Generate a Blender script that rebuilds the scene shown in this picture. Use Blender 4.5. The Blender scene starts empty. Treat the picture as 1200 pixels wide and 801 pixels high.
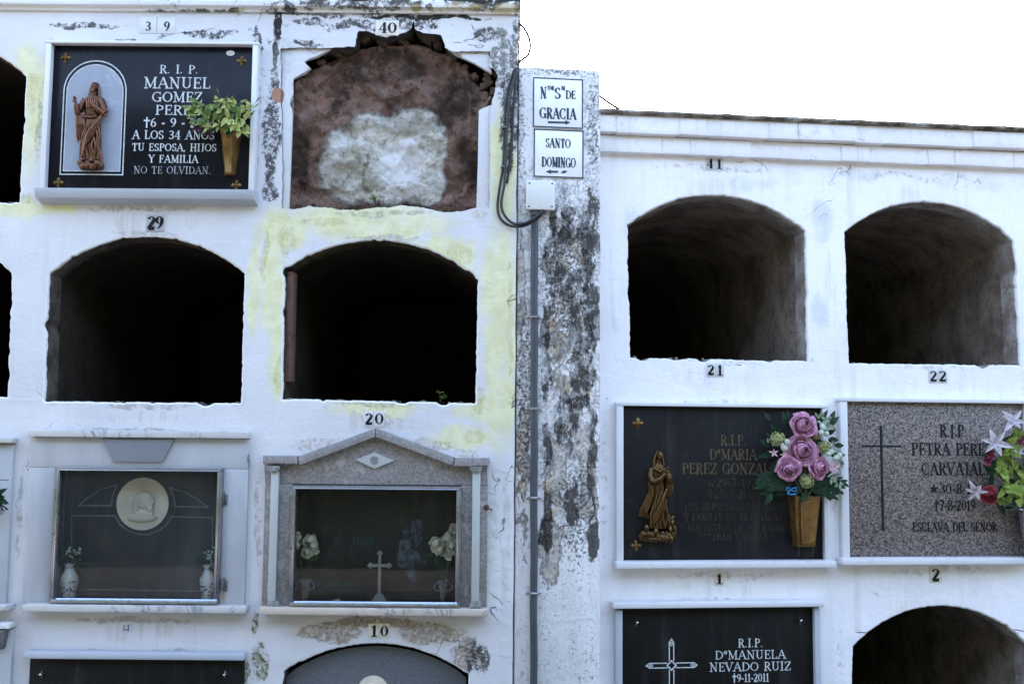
import bpy, bmesh, math, random
from mathutils import Vector, Matrix, noise as mnoise
random.seed(7)
SC = bpy.context.scene
COL = SC.collection
PI = math.pi
rad = math.radians

# ---------------------------------------------------------------- camera
FPX, CX, CY = 1250.0, 600.0, 400.5
DIST, EYE = 4.2, 1.62
PITCH, ROLL = rad(5.05), rad(0.5)
CAM = Vector((0, -DIST, EYE))
_f = Vector((0, math.cos(PITCH), math.sin(PITCH)))
_r0 = Vector((1, 0, 0)); _u0 = Vector((0, -math.sin(PITCH), math.cos(PITCH)))
_r = _r0*math.cos(ROLL) + _u0*math.sin(ROLL)
_u = _u0*math.cos(ROLL) - _r0*math.sin(ROLL)
cd = bpy.data.cameras.new('camera'); cam = bpy.data.objects.new('camera', cd); COL.objects.link(cam)
cam.matrix_world = Matrix(((_r.x, _u.x, -_f.x, CAM.x), (_r.y, _u.y, -_f.y, CAM.y), (_r.z, _u.z, -_f.z, CAM.z), (0, 0, 0, 1)))
cd.sensor_width = 36; cd.lens = 36*FPX/1200; cd.clip_end = 3000; cd.clip_start = .05
SC.camera = cam

class Frame:
    """a wall plane: local x along the wall, local y into the wall, local z up"""
    def __init__(s, ox, oy, ang):
        s.ox, s.oy, s.a = ox, oy, ang; s.c, s.s = math.cos(ang), math.sin(ang)
    def world(s, u, w, v): return Vector((s.ox+u*s.c-w*s.s, s.oy+u*s.s+w*s.c, v))
    def uv(s, px, py, w=0.0):
        d = _f + _r*((px-CX)/FPX) - _u*((py-CY)/FPX)
        n = Vector((-s.s, s.c, 0)); o = Vector((s.ox, s.oy, 0)) + n*w
        t = (o-CAM).dot(n)/d.dot(n); p = CAM + d*t
        q = p - Vector((s.ox, s.oy, 0))
        return (q.x*s.c+q.y*s.s, p.z)
LF = Frame(0, 0, 0)
YAW = rad(6.6)
PF = Frame(0.0, 0.015, YAW)          # pillar face
RF = Frame(0.0, 0.125, YAW)          # right block face
PXM = FPX/DIST                        # pixels per metre on the left wall

def tag(o, label=None, cat=None, group=None, kind=None):
    if label: o['label'] = label
    if cat: o['category'] = cat
    if group: o['group'] = group
    if kind: o['kind'] = kind
    return o

class Thing:
    def __init__(s, fr, px, py, name, label, cat, group=None, w=0.0, link=True):
        u, v = fr.uv(px, py, w); s.fr = fr; s.o = (u, w, v); s.name = name
        s.tags = (label, cat, group)
        s.root = None
        if link:
            e = bpy.data.objects.new(name, None); e.empty_display_size = .05; COL.objects.link(e)
            e.location = fr.world(u, w, v); e.rotation_euler = (0, 0, fr.a); tag(e, *s.tags); s.root = e
    def p(s, px, py, w=0.0):
        u, v = s.fr.uv(px, py, w); return Vector((u-s.o[0], w-s.o[1], v-s.o[2]))
    def rect(s, xl, yt, xr, yb, w=0.0):
        xm, ym = (xl+xr)/2, (yt+yb)/2
        return (s.p(xl, ym, w).x, s.p(xr, ym, w).x, s.p(xm, yb, w).z, s.p(xm, yt, w).z)
    def d(s, w): return w - s.o[1]
    def box(s, mb, xl, yt, xr, yb, w0, w1, bev=.0015, wpx=None):
        """px rectangle measured at depth w0 (front), reaching back to w1"""
        a, b, c, d = s.rect(xl, yt, xr, yb, w0 if wpx is None else wpx)
        mb.box(a, b, s.d(w0), s.d(w1), c, d, bev)
    def part(s, name, mb, mat, parent=None, label=None, kind=None):
        o = mb.build(name, mat, parent or s.root)
        if label: o['label'] = label
        if kind: o['kind'] = kind
        return o
    def single(s, mb, mat):
        o = mb.build(s.name, mat, None); o.location = s.fr.world(*s.o); o.rotation_euler = (0, 0, s.fr.a)
        tag(o, *s.tags); return o

class MB:
    def __init__(s): s.bm = bmesh.new()
    def box(s, x0, x1, y0, y1, z0, z1, bev=.0015):
        r = bmesh.ops.create_cube(s.bm, size=1.0); vs = r['verts']
        for v in vs:
            v.co = Vector(((x0+x1)/2+v.co.x*(x1-x0), (y0+y1)/2+v.co.y*(y1-y0), (z0+z1)/2+v.co.z*(z1-z0)))
        if bev:
            es = list({e for v in vs for e in v.link_edges})
            bmesh.ops.bevel(s.bm, geom=es, offset=bev, segments=2, affect='EDGES', profile=.5)
    def prism(s, pts, y0, y1, bev=0.0):
        """polygon in x,z extruded from y0 (front) to y1"""
        f = [s.bm.verts.new((x, y0, z)) for x, z in pts]; b = [s.bm.verts.new((x, y1, z)) for x, z in pts]
        n = len(pts); fs = []
        fs.append(s.bm.faces.new(f)); fs.append(s.bm.faces.new(b[::-1]))
        for i in range(n): fs.append(s.bm.faces.new((f[i], b[i], b[(i+1) % n], f[(i+1) % n])))
        if bev:
            es = [e for e in fs[0].edges]
            bmesh.ops.bevel(s.bm, geom=es, offset=bev, segments=2, affect='EDGES', profile=.5)
    def extr_x(s, prof, x0, x1, taper=0.0):
        """profile in (y,z) swept along x"""
        a = [s.bm.verts.new((x0, y, z)) for y, z in prof]; b = [s.bm.verts.new((x1, y, z)) for y, z in prof]
        n = len(prof); s.bm.faces.new(a); s.bm.faces.new(b[::-1])
        for i in range(n): s.bm.faces.new((a[i], a[(i+1) % n], b[(i+1) % n], b[i]))
    def flat(s, pts, y):
        try: s.bm.faces.new([s.bm.verts.new((x, y, z)) for x, z in pts])
        except ValueError: pass
    def poly3(s, pts):
        s.bm.faces.new([s.bm.verts.new(p) for p in pts])
    def lathe(s, prof, c=(0, 0, 0), seg=20, M=None):
        rows = []
        for r, z in prof:
            row = []
            for i in range(seg):
                a = 2*PI*i/seg; p = Vector((r*math.cos(a), r*math.sin(a), z))
                if M: p = M @ p
                row.append(s.bm.verts.new(p + Vector(c)))
            rows.append(row)
        for k in range(len(rows)-1):
            for i in range(seg):
                j = (i+1) % seg; s.bm.faces.new((rows[k][i], rows[k][j], rows[k+1][j], rows[k+1][i]))
        s.bm.faces.new(rows[0][::-1]); s.bm.faces.new(rows[-1])
    def tube(s, pts, r, seg=8):
        pts = [Vector(p) for p in pts]; n = len(pts); rows = []
        rr = r if isinstance(r, (list, tuple)) else [r]*n
        up = Vector((.13, .97, .21))
        for i in range(n):
            t = (pts[min(i+1, n-1)]-pts[max(i-1, 0)])
            if t.length < 1e-9: t = Vector((0, 0, 1))
            t.normalize(); a = t.cross(up)
            if a.length < 1e-4: a = t.cross(Vector((1, 0, 0)))
            a.normalize(); b = t.cross(a)
            rows.append([s.bm.verts.new(pts[i] + (a*math.cos(2*PI*k/seg)+b*math.sin(2*PI*k/seg))*rr[i]) for k in range(seg)])
        for k in range(n-1):
            for i in range(seg):
                j = (i+1) % seg; s.bm.faces.new((rows[k][i], rows[k+1][i], rows[k+1][j], rows[k][j]))
        s.bm.faces.new(rows[0]); s.bm.faces.new(rows[-1][::-1])
    def ell(s, c, r, M=None, sub=2):
        res = bmesh.ops.create_icosphere(s.bm, subdivisions=sub, radius=1.0)
        for v in res['verts']:
            p = Vector((v.co.x*r[0], v.co.y*r[1], v.co.z*r[2]))
            if M: p = M @ p
            v.co = p + Vector(c)
    def grid(s, fn, nu, nv):
        g = [[s.bm.verts.new(fn(i/nu, j/nv)) for j in range(nv+1)] for i in range(nu+1)]
        for i in range(nu):
            for j in range(nv): s.bm.faces.new((g[i][j], g[i+1][j], g[i+1][j+1], g[i][j+1]))
    def build(s, name, mat, parent=None, angle=35):
        bmesh.ops.recalc_face_normals(s.bm, faces=s.bm.faces[:]) if name not in NO_RECALC else None
        me = bpy.data.meshes.new(name); s.bm.to_mesh(me); s.bm.free()
        for p in me.polygons: p.use_smooth = True
        me.set_sharp_from_angle(angle=rad(angle))
        if mat: me.materials.append(mat)
        o = bpy.data.objects.new(name, me); COL.objects.link(o)
        if parent: o.parent = parent
        return o
NO_RECALC = {'petals', 'foliage'}

# ---------------------------------------------------------------- lettering
# every glyph: (advance, strokes); l = line with weight, a = arc whose weight swells on its sides, s = serif foot
T_, t_ = 'T', 't'
def _gl():
    g = {}
    S = lambda x, y, w=.2: ('s', x, y, w)
    g['A'] = (.74, [('l', .06, 0, .37, 1, t_), ('l', .37, 1, .68, 0, T_), ('l', .17, .36, .56, .36, t_), S(.06, 0), S(.68, 0)])
    g['B'] = (.64, [('l', .15, 0, .15, 1, T_), ('a', .3, .75, .22, .24, -90, 90), ('a', .3, .265, .27, .255, -90, 90), ('l', .1, .98, .31, .98, t_), ('l', .15, .51, .31, .51, t_), ('l', .1, .02, .31, .02, t_)])
    g['C'] = (.72, [('a', .4, .5, .34, .49, 48, 312), ('l', .63, .98, .63, .72, t_), ('l', .63, .03, .63, .24, t_)])
    g['D'] = (.76, [('l', .15, 0, .15, 1, T_), ('a', .3, .5, .4, .48, -90, 90), ('l', .08, .98, .31, .98, t_), ('l', .08, .02, .31, .02, t_)])
    g['E'] = (.6, [('l', .15, 0, .15, 1, T_), ('l', .08, .98, .52, .98, t_), ('l', .15, .52, .42, .52, t_), ('l', .08, .02, .55, .02, t_), ('l', .53, .98, .53, .8, t_), ('l', .56, .02, .56, .22, t_), ('l', .42, .62, .42, .42, t_)])
    g['F'] = (.56, [('l', .15, 0, .15, 1, T_), ('l', .08, .98, .51, .98, t_), ('l', .15, .52, .41, .52, t_), ('l', .52, .98, .52, .78, t_), ('l', .41, .62, .41, .42, t_), S(.15, 0)])
    g['G'] = (.76, [('a', .4, .5, .34, .49, 48, 310), ('l', .63, .98, .63, .74, t_), ('l', .64, .05, .64, .42, T_), S(.62, .42)])
    g['H'] = (.78, [('l', .16, 0, .16, 1, T_), ('l', .62, 0, .62, 1, T_), ('l', .16, .52, .62, .52, t_), S(.16, 0), S(.16, 1), S(.62, 0), S(.62, 1)])
    g['I'] = (.36, [('l', .18, 0, .18, 1, T_), S(.18, 0), S(.18, 1)])
    g['J'] = (.44, [('l', .26, .15, .26, 1, T_), ('a', .12, .12, .14, .2, -90, 10), S(.26, 1)])
    g['L'] = (.58, [('l', .15, 0, .15, 1, T_), ('l', .08, .02, .53, .02, t_), ('l', .54, .02, .54, .24, t_), S(.15, 1)])
    g['M'] = (.92, [('l', .15, 0, .15, 1, t_), ('l', .15, 1, .46, .08, T_), ('l', .46, .08, .77, 1, t_), ('l', .77, 1, .77, 0, T_), S(.15, 0, .18), S(.77, 0), S(.1, 1, .12), S(.82, 1, .12)])
    g['N'] = (.8, [('l', .16, 0, .16, 1, t_), ('l', .14, 1, .64, 0, T_), ('l', .64, 0, .64, 1, t_), S(.16, 0, .18), S(.64, 1, .18), S(.1, 1, .12)])
    g['Ñ'] = (.8, g['N'][1] + [('l', .26, 1.14, .38, 1.2, t_), ('l', .38, 1.2, .54, 1.15, t_)])
    g['O'] = (.78, [('a', .39, .5, .33, .49, 0, 360)])
    g['P'] = (.6, [('l', .15, 0, .15, 1, T_), ('a', .3, .73, .24, .255, -90, 90), ('l', .08, .98, .31, .98, t_), ('l', .15, .475, .31, .475, t_), S(.15, 0)])
    g['R'] = (.68, [('l', .15, 0, .15, 1, T_), ('a', .3, .74, .22, .245, -90, 90), ('l', .08, .98, .31, .98, t_), ('l', .15, .5, .31, .5, t_), ('l', .32, .5, .6, 0, T_), S(.15, 0), S(.62, 0, .14)])
    g['S'] = (.54, [('a', .27, .745, .19, .24, 35, 270), ('a', .27, .255, .2, .25, -145, 90), ('l', .44, .98, .44, .76, t_), ('l', .09, .02, .09, .26, t_)])
    g['T'] = (.66, [('l', .33, 0, .33, 1, T_), ('l', .06, .98, .6, .98, t_), ('l', .06, .99, .06, .78, t_), ('l', .6, .99, .6, .78, t_), S(.33, 0)])
    g['U'] = (.76, [('l', .16, .3, .16, 1, T_), ('a', .38, .3, .22, .29, 180, 360), ('l', .6, .3, .6, 1, t_), S(.16, 1), S(.6, 1, .18)])
    g['V'] = (.72, [('l', .06, 1, .36, 0, T_), ('l', .36, 0, .66, 1, t_), S(.07, 1), S(.65, 1, .18)])
    g['X'] = (.72, [('l', .08, 1, .64, 0, T_), ('l', .08, 0, .64, 1, t_), S(.08, 0, .16), S(.64, 1, .16), S(.08, 1), S(.64, 0)])
    g['Y'] = (.7, [('l', .06, 1, .35, .48, T_), ('l', .35, .48, .64, 1, t_), ('l', .35, 0, .35, .5, T_), S(.35, 0), S(.07, 1), S(.63, 1, .18)])
    g['Z'] = (.64, [('l', .08, .98, .58, .98, t_), ('l', .58, .98, .06, .02, T_), ('l', .06, .02, .58, .02, t_), ('l', .08, .98, .08, .76, t_), ('l', .58, .02, .58, .24, t_)])
    g['0'] = (.6, [('a', .3, .5, .23, .49, 0, 360)])
    g['1'] = (.44, [('l', .25, 0, .25, 1, T_), ('l', .1, .82, .25, .99, t_), S(.25, 0, .26)])
    g['2'] = (.58, [('a', .28, .72, .21, .265, -25, 165), ('l', .46, .62, .08, .03, T_), ('l', .07, .03, .52, .03, T_), ('l', .52, .03, .53, .2, t_)])
    g['3'] = (.56, [('a', .27, .745, .19, .24, -90, 150), ('a', .26, .26, .23, .255, -150, 90), ('l', .2, .5, .28, .5, t_)])
    g['4'] = (.62, [('l', .42, 0, .42, 1, T_), ('l', .42, 1, .06, .3, t_), ('l', .06, .3, .58, .3, t_), S(.42, 0)])
    g['5'] = (.56, [('l', .14, .98, .48, .98, T_), ('l', .14, .98, .12, .55, t_), ('a', .25, .31, .23, .3, -150, 120)])
    g['6'] = (.58, [('a', .29, .3, .21, .29, 0, 360), ('a', .5, .32, .42, .67, 100, 180)])
    g['7'] = (.56, [('l', .08, .97, .5, .97, T_), ('l', .5, .97, .22, 0, T_)])
    g['8'] = (.58, [('a', .29, .755, .18, .235, 0, 360), ('a', .29, .265, .22, .26, 0, 360)])
    g['9'] = (.58, [('a', .29, .7, .21, .29, 0, 360), ('a', .08, .68, .42, .67, -80, 0)])
    g['-'] = (.36, [('l', .06, .38, .3, .38, T_)])
    g['.'] = (.24, [('d', .1, .06, .075)])
    g[','] = (.24, [('d', .1, .06, .075), ('l', .12, .04, .05, -.15, t_)])
    g['´'] = (.24, [('l', .06, .8, .2, 1.0, T_)])
    g['†'] = (.66, [('l', .33, -.1, .33, 1.06, T_), ('l', .04, .7, .62, .7, T_)])
    g['★'] = (1.0, [('star', .48, .46, .56)])
    g['a'] = (.34, [('a', .15, .78, .1, .17, 0, 360), ('l', .26, .62, .26, .97, t_)])
    g['r'] = (.2, [('l', .06, .62, .06, .95, t_), ('l', .06, .9, .16, .95, t_)])
    g['t'] = (.2, [('l', .09, .62, .09, 1.0, t_), ('l', .02, .9, .17, .9, t_)])
    g[' '] = (.42, [])
    return g
GL = _gl()
def text(mb, s, x0, x1, z, h, y, T=.15, t=.06, serif=1.0, sp=.06, gap=()):
    """lay the string between x0 and x1 on baseline z; cap height h; y = plane of the letters"""
    adv = sum(GL[c][0]+sp for c in s)-sp; sx = (x1-x0)/adv; cur = 0; k = 0
    step = .00003
    X = lambda a: x0+(cur+a)*sx
    for ci, c in enumerate(s):
        w, st = GL[c]
        if ci in gap: cur += w+sp; continue
        for q in st:
            k += 1; yy = y-(k % 9)*step
            if q[0] == 'l':
                _, xa, ya, xb, yb, wt = q; wd = (T if wt == 'T' else t)
                pa, pb = Vector((X(xa), z+ya*h)), Vector((X(xb), z+yb*h)); d = pb-pa
                if d.length < 1e-7: continue
                d.normalize(); nn = Vector((-d.y, d.x))*(wd*h/2)
                e = d*(t*h*.35)
                mb.flat([tuple(pa-e+nn), tuple(pb+e+nn), tuple(pb+e-nn), tuple(pa-e-nn)], yy)
            elif q[0] == 'a':
                _, cx, cz, rx, rz, a0, a1 = q; n = max(6, int(abs(a1-a0)/20)); o, i = [], []
                for j in range(n+1):
                    a = rad(a0+(a1-a0)*j/n); ca, sa = math.cos(a), math.sin(a)
                    hw = (t+(T-t)*ca*ca)/2*h
                    o.append((X(cx+rx*ca)+ca*hw*1.0*min(1, sx/h*1.2), z+(cz+rz*sa)*h+sa*hw*.5)); i.append((X(cx+rx*ca)-ca*hw*1.0*min(1, sx/h*1.2), z+(cz+rz*sa)*h-sa*hw*1.5))
                for j in range(n): mb.flat([o[j], o[j+1], i[j+1], i[j]], yy)
            elif q[0] == 's' and serif:
                _, cx, cz, sw = q; hw = sw*serif*sx*.75; zz = z+cz*h; tt = t*h*.55
                mb.flat([(X(cx)-hw, zz-tt), (X(cx)+hw, zz-tt), (X(cx)+hw, zz+tt), (X(cx)-hw, zz+tt)], yy)
            elif q[0] == 'd':
                _, cx, cz, r = q
                mb.flat([(X(cx)+r*h*math.cos(a*PI/4), z+cz*h+r*h*math.sin(a*PI/4)) for a in range(8)], yy)
            elif q[0] == 'star':
                _, cx, cz, r = q; pts = []
                for a in range(10):
                    rr = r*h*(1 if a % 2 == 0 else .42); th = PI/2+a*PI/5
                    pts.append((X(cx)+rr*math.cos(th), z+cz*h+rr*math.sin(th)))
                for a in range(10): mb.flat([(X(cx), z+cz*h), pts[a], pts[(a+1) % 10]], yy)
        cur += w+sp

# ---------------------------------------------------------------- node helper
class NB:
    def __init__(s, name):
        s.m = bpy.data.materials.new(name); s.m.use_nodes = True; s.t = s.m.node_tree
        s.bsdf = s.t.nodes['Principled BSDF']; s.out = s.t.nodes['Material Output']
        s._obj = None
    def n(s, typ, **kw):
        x = s.t.nodes.new(typ)
        for k, v in kw.items(): setattr(x, k, v)
        return x
    def put(s, sock, v):
        if hasattr(v, 'node'): s.t.links.new(v, sock)
        else:
            if sock.type == 'RGBA' and len(v) == 3: v = (*v, 1)
            sock.default_value = v
    def co(s):
        if s._obj is None: s._obj = s.n('ShaderNodeTexCoord').outputs['Object']
        return s._obj
    def math(s, op, a, b=0.0, c=None, clamp=False):
        x = s.n('ShaderNodeMath', operation=op, use_clamp=clamp); s.put(x.inputs[0], a); s.put(x.inputs[1], b)
        if c is not None: s.put(x.inputs[2], c)
        return x.outputs[0]
    def vmath(s, op, a, b=(0, 0, 0), c=None):
        x = s.n('ShaderNodeVectorMath', operation=op); s.put(x.inputs[0], a); s.put(x.inputs[1], b)
        if c is not None: s.put(x.inputs[2], c)
        return x.outputs['Value'] if op in ('LENGTH', 'DOT_PRODUCT') else x.outputs[0]
    def noise(s, scale, detail=4, rough=.55, vec=None, dist=0.0, st=None):
        v = vec or s.co()
        if st: v = s.vmath('MULTIPLY', v, st)
        x = s.n('ShaderNodeTexNoise'); s.put(x.inputs['Vector'], v)
        x.inputs['Scale'].default_value = scale; x.inputs['Detail'].default_value = detail
        x.inputs['Roughness'].default_value = rough; x.inputs['Distortion'].default_value = dist
        return x.outputs[0]
    def vor(s, scale, feature='F1', vec=None, out=0, rnd=1.0):
        x = s.n('ShaderNodeTexVoronoi', feature=feature); s.put(x.inputs['Vector'], vec or s.co()); x.inputs['Scale'].default_value = scale
        x.inputs['Randomness'].default_value = rnd
        return x.outputs[out]
    def mr(s, v, a, b, c=0.0, d=1.0, smooth=True):
        x = s.n('ShaderNodeMapRange'); x.interpolation_type = 'SMOOTHSTEP' if smooth else 'LINEAR'; x.clamp = True
        s.put(x.inputs[0], v); s.put(x.inputs[1], a); s.put(x.inputs[2], b); s.put(x.inputs[3], c); s.put(x.inputs[4], d)
        return x.outputs[0]
    def mix(s, f, a, b):
        x = s.n('ShaderNodeMix', data_type='RGBA'); s.put(x.inputs[0], f); s.put(x.inputs[6], a); s.put(x.inputs[7], b)
        return x.outputs[2]
    def ramp(s, v, stops):
        x = s.n('ShaderNodeValToRGB'); s.put(x.inputs[0], v); e = x.color_ramp.elements
        while len(e) < len(stops): e.new(.5)
        for i, (p, c) in enumerate(stops): e[i].position = p; e[i].color = (*c, 1)
        return x.outputs[0]
    def axis(s, i):
        x = s.n('ShaderNodeSeparateXYZ'); s.put(x.inputs[0], s.co()); return x.outputs[i]
    def ells(s, lst, k=1.6, warp=None):
        """max of soft ellipses (cx,cz,rx,rz) in wall metres"""
        res = None; co = warp or s.co()
        for cx, cz, rx, rz in lst:
            d = s.vmath('LENGTH', s.vmath('MULTIPLY_ADD', co, (1/rx, 0, 1/rz), (-cx/rx, 0, -cz/rz)))
            m = s.mr(d, 1.0-1/k, 1.0, 1.0, 0.0, smooth=False)
            res = m if res is None else s.math('MAXIMUM', res, m)
        return res
    def warp(s, scale, amt):
        x = s.n('ShaderNodeTexNoise'); s.put(x.inputs['Vector'], s.co()); x.inputs['Scale'].default_value = scale; x.inputs['Detail'].default_value = 3
        v = s.vmath('SUBTRACT', x.outputs[1], (.5, .5, .5)); v = s.vmath('MULTIPLY', v, (amt, amt, amt)); return s.vmath('ADD', s.co(), v)
    def cover(s, mask, nz, thr, soft, gain=.6):
        v = s.math('ADD', nz, s.math('MULTIPLY', s.math('SUBTRACT', mask, 1.0), gain))
        return s.mr(v, thr, thr+soft)
    def bump(s, h, dist, strength=1.0, normal=None):
        x = s.n('ShaderNodeBump'); s.put(x.inputs['Height'], h); x.inputs['Distance'].default_value = dist; x.inputs['Strength'].default_value = strength
        if normal: s.put(x.inputs['Normal'], normal)
        return x.outputs[0]
    def fin(s, col, rough=.6, metal=0.0, normal=None, spec=None):
        b = s.bsdf; s.put(b.inputs['Base Color'], col); s.put(b.inputs['Roughness'], rough); b.inputs['Metallic'].default_value = metal
        if normal: s.put(b.inputs['Normal'], normal)
        if spec is not None: b.inputs['Specular IOR Level'].default_value = spec
        return s.m

def simple(name, col, rough=.5, metal=0.0, var=.15, scale=30, bump=.0, bscale=80, spec=None):
    b = NB(name); nz = b.noise(scale, 4)
    c2 = tuple(min(1, c*(1+var)) for c in col); c1 = tuple(c*(1-var) for c in col)
    c = b.ramp(nz, [(.3, c1), (.7, c2)])
    nm = b.bump(b.noise(bscale, 4), bump) if bump else None
    return b.fin(c, rough, metal, nm, spec)

# ---------------------------------------------------------------- wall materials
def E(fr, *lst, w=0.0):
    """pixel ellipses -> ellipses in the wall's own metres"""
    out = []
    for px, py, rx, ry in lst:
        u, v = fr.uv(px, py, w); u2, _ = fr.uv(px+1, py, w); _, v2 = fr.uv(px, py-1, w)
        out.append((u, v, rx*(u2-u), ry*(v2-v)))
    return out

def plaster_common(b, white_a, white_b):
    big = b.noise(1.3, 5, .6); mid = b.noise(7, 5, .6); fine = b.noise(60, 5, .6)
    streak = b.noise(1.0, 4, .6, st=(14, 1, 1.2))
    c = b.mix(b.mr(big, .35, .65), white_a, white_b)
    c = b.mix(b.mr(streak, .52, .75, 0, .35), c, (.60, .59, .56))
    c = b.mix(b.mr(mid, .55, .8, 0, .3), c, (.66, .66, .66))
    sp = b.noise(38, 3, .7)
    c = b.mix(b.mr(sp, .69, .74, 0, .55), c, (.36, .34, .31))
    h = b.math('ADD', b.math('MULTIPLY', mid, .6), b.math('MULTIPLY', fine, .22))
    h = b.math('ADD', h, b.math('MULTIPLY', b.noise(2.5, 3), 1.4)); h = b.math('ADD', h, b.math('MULTIPLY', b.noise(1, 4, .6, st=(4, 1, 14), dist=1.2), .3)); h = b.math('ADD', h, b.math('MULTIPLY', b.noise(19, 6, .7), .35))
    c = b.mix(b.mr(b.noise(1, 7, .72, st=(26, 1, 1.6)), .54, .72, 0, .30), c, (.47, .46, .42))
    c = b.mix(b.mr(b.noise(3.4, 7, .7), .52, .70, 0, .34), c, (.55, .56, .58)); c = b.mix(b.mr(b.noise(85, 5, .8), .60, .72, 0, .4), c, (.40, .38, .34))
    return c, h, big, mid, fine

def cracks(b, mask, scale, width, warp=.12):
    n = b.noise(scale*.35, 4, .55, vec=b.warp(7, warp*.5), dist=.6); f = b.mr(b.math('ABSOLUTE', b.math('SUBTRACT', n, .5)), 0.0, width*.32, 1.0, 0.0)
    br = b.mr(b.noise(5.5, 4, .6), .47, .56)
    return b.math('MULTIPLY', b.math('MULTIPLY', f, br), mask)

def mat_left():
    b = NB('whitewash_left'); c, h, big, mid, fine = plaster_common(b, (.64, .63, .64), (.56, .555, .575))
    wp = b.warp(9, .06)
    n1 = b.noise(11, 7, .68); n2 = b.noise(55, 8, .8); n3 = b.noise(5, 6, .65); n5 = b.noise(27, 9, .78)
    # pale yellow-green algae
    al = b.ells(E(LF, (30, 120, 42, 120), (20, 245, 60, 20), (70, 245, 30, 10), (318, 330, 20, 110), (330, 440, 20, 50), (430, 258, 150, 40), (335, 268, 50, 36), (584, 330, 36, 120), (588, 460, 30, 80), (560, 480, 50, 26), (540, 512, 60, 26), (298, 330, 14, 100), (520, 300, 70, 40), (590, 200, 26, 120), (586, 420, 34, 160), (440, 478, 80, 18), (325, 380, 18, 140), (440, 262, 150, 30)), 1.7, wp)
    n6 = b.noise(90, 6, .8); run = b.noise(1, 6, .7, st=(20, 1, 2.2)); f = b.math('MULTIPLY', b.cover(al, b.math('ADD', b.math('MULTIPLY', n3, .5), b.math('MULTIPLY', run, .5)), .22, .34, .42), b.mr(n6, .36, .58, .7, 1.0))
    c = b.mix(b.math('MULTIPLY', f, .75), c, b.mix(b.mr(n1, .4, .62), (.72, .71, .36), (.60, .59, .20)))
    al2 = b.ells(E(LF, (30, 232, 40, 12), (36, 110, 14, 50), (60, 50, 14, 10), (328, 440, 12, 44), (336, 280, 22, 34), (560, 470, 16, 34), (556, 512, 26, 18), (540, 300, 34, 26), (380, 262, 60, 10), (562, 250, 20, 12), (598, 380, 6, 120), (310, 300, 8, 60)), 1.8, wp)
    c = b.mix(b.math('MULTIPLY', b.cover(al2, b.math('ADD', b.math('MULTIPLY', n5, .55), b.math('MULTIPLY', run, .45)), .38, .26, .46), .55), c, b.mix(b.mr(n6, .42, .58), (.22, .19, .045), (.47, .43, .14)))
    # dirt along sills, ledges and niche lips, and the drips below them
    gl = b.ells(E(LF, (170, 474, 130, 9), (445, 473, 125, 10), (170, 244, 150, 10), (160, 505, 150, 8), (155, 726, 150, 10), (440, 728, 150, 12), (160, 762, 150, 6), (302, 610, 9, 120), (22, 600, 8, 120), (450, 250, 130, 8), (170, 274, 90, 7), (450, 278, 90, 7), (46, 150, 8, 110), (303, 150, 6, 110), (60, 470, 14, 12), (280, 474, 14, 12)), 1.5, wp)
    c = b.mix(b.math('MULTIPLY', b.cover(gl, n5, .41, .16, .40), .62), c, (.25, .235, .20))
    dr = b.ells(E(LF, (170, 262, 130, 34), (160, 738, 140, 30), (440, 494, 140, 26), (170, 488, 130, 22)), 1.4, wp)
    c = b.mix(b.math('MULTIPLY', b.cover(dr, run, .47, .14, .36), .5), c, (.42, .41, .37))
    # brown run-off and bared plaster
    br = b.ells(E(LF, (375, 522, 80, 20), (505, 522, 75, 20), (545, 532, 40, 12), (440, 490, 50, 26)), 1.5, wp)
    c = b.mix(b.math('MULTIPLY', b.cover(br, n2, .44, .16, .42), .75), c, (.33, .26, .19))
    pe = b.ells(E(LF, (385, 742, 70, 20), (505, 742, 70, 22), (440, 730, 110, 12), (548, 765, 34, 32)), 1.8, wp)
    fp = b.cover(pe, n5, .40, .14, .42)
    c = b.mix(b.math('MULTIPLY', b.cover(pe, n3, .25, .3, .42), .45), c, (.50, .43, .34))
    c = b.mix(b.math('MULTIPLY', b.cover(pe, n2, .43, .14, .40), .75), c, b.mix(b.mr(n5, .4, .6), (.44, .33, .20), (.22, .14, .075)))
    edge = b.math('MULTIPLY', b.mr(fp, .05, .4), b.mr(fp, .6, .95, 1, 0))
    c = b.mix(b.math('MULTIPLY', edge, .35), c, (.12, .09, .06))
    # green and black growth low on the left
    gr = b.ells(E(LF, (305, 775, 22, 48), (288, 790, 8, 30), (300, 730, 10, 26)), 1.7, wp)
    c = b.mix(b.math('MULTIPLY', b.cover(gr, n5, .40, .16, .42), .8), c, (.26, .27, .12))
    c = b.mix(b.math('MULTIPLY', b.cover(gr, n2, .47, .10, .42), .9), c, (.045, .045, .03))
    # black mould
    bk = b.ells(E(LF, (325, 34, 9, 48), (322, 90, 10, 40), (318, 150, 22, 110), (316, 225, 20, 30), (402, 17, 110, 11), (365, 26, 46, 9), (590, 80, 30, 80), (604, 100, 14, 180), (575, 40, 50, 20), (480, 24, 60, 12), (250, 40, 60, 12), (100, 30, 90, 8), (450, 30, 150, 14), (345, 120, 10, 60), (318, 190, 16, 70), (300, 60, 14, 60), (595, 150, 20, 120), (560, 770, 30, 40), (360, 52, 40, 8), (150, 48, 30, 8), (230, 41, 40, 6), (300, 100, 10, 90)), 1.6, wp)
    c = b.mix(b.math('MULTIPLY', b.cover(bk, b.math('ADD', b.math('MULTIPLY', n5, .5), b.math('MULTIPLY', n2, .5)), .45, .07, .34), .92), c, (.035, .032, .03))
    bk2 = b.ells(E(LF, (326, 26, 7, 34), (322, 62, 6, 24), (400, 13, 80, 6), (500, 20, 110, 5), (340, 14, 40, 6)), 2.2, wp)
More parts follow.
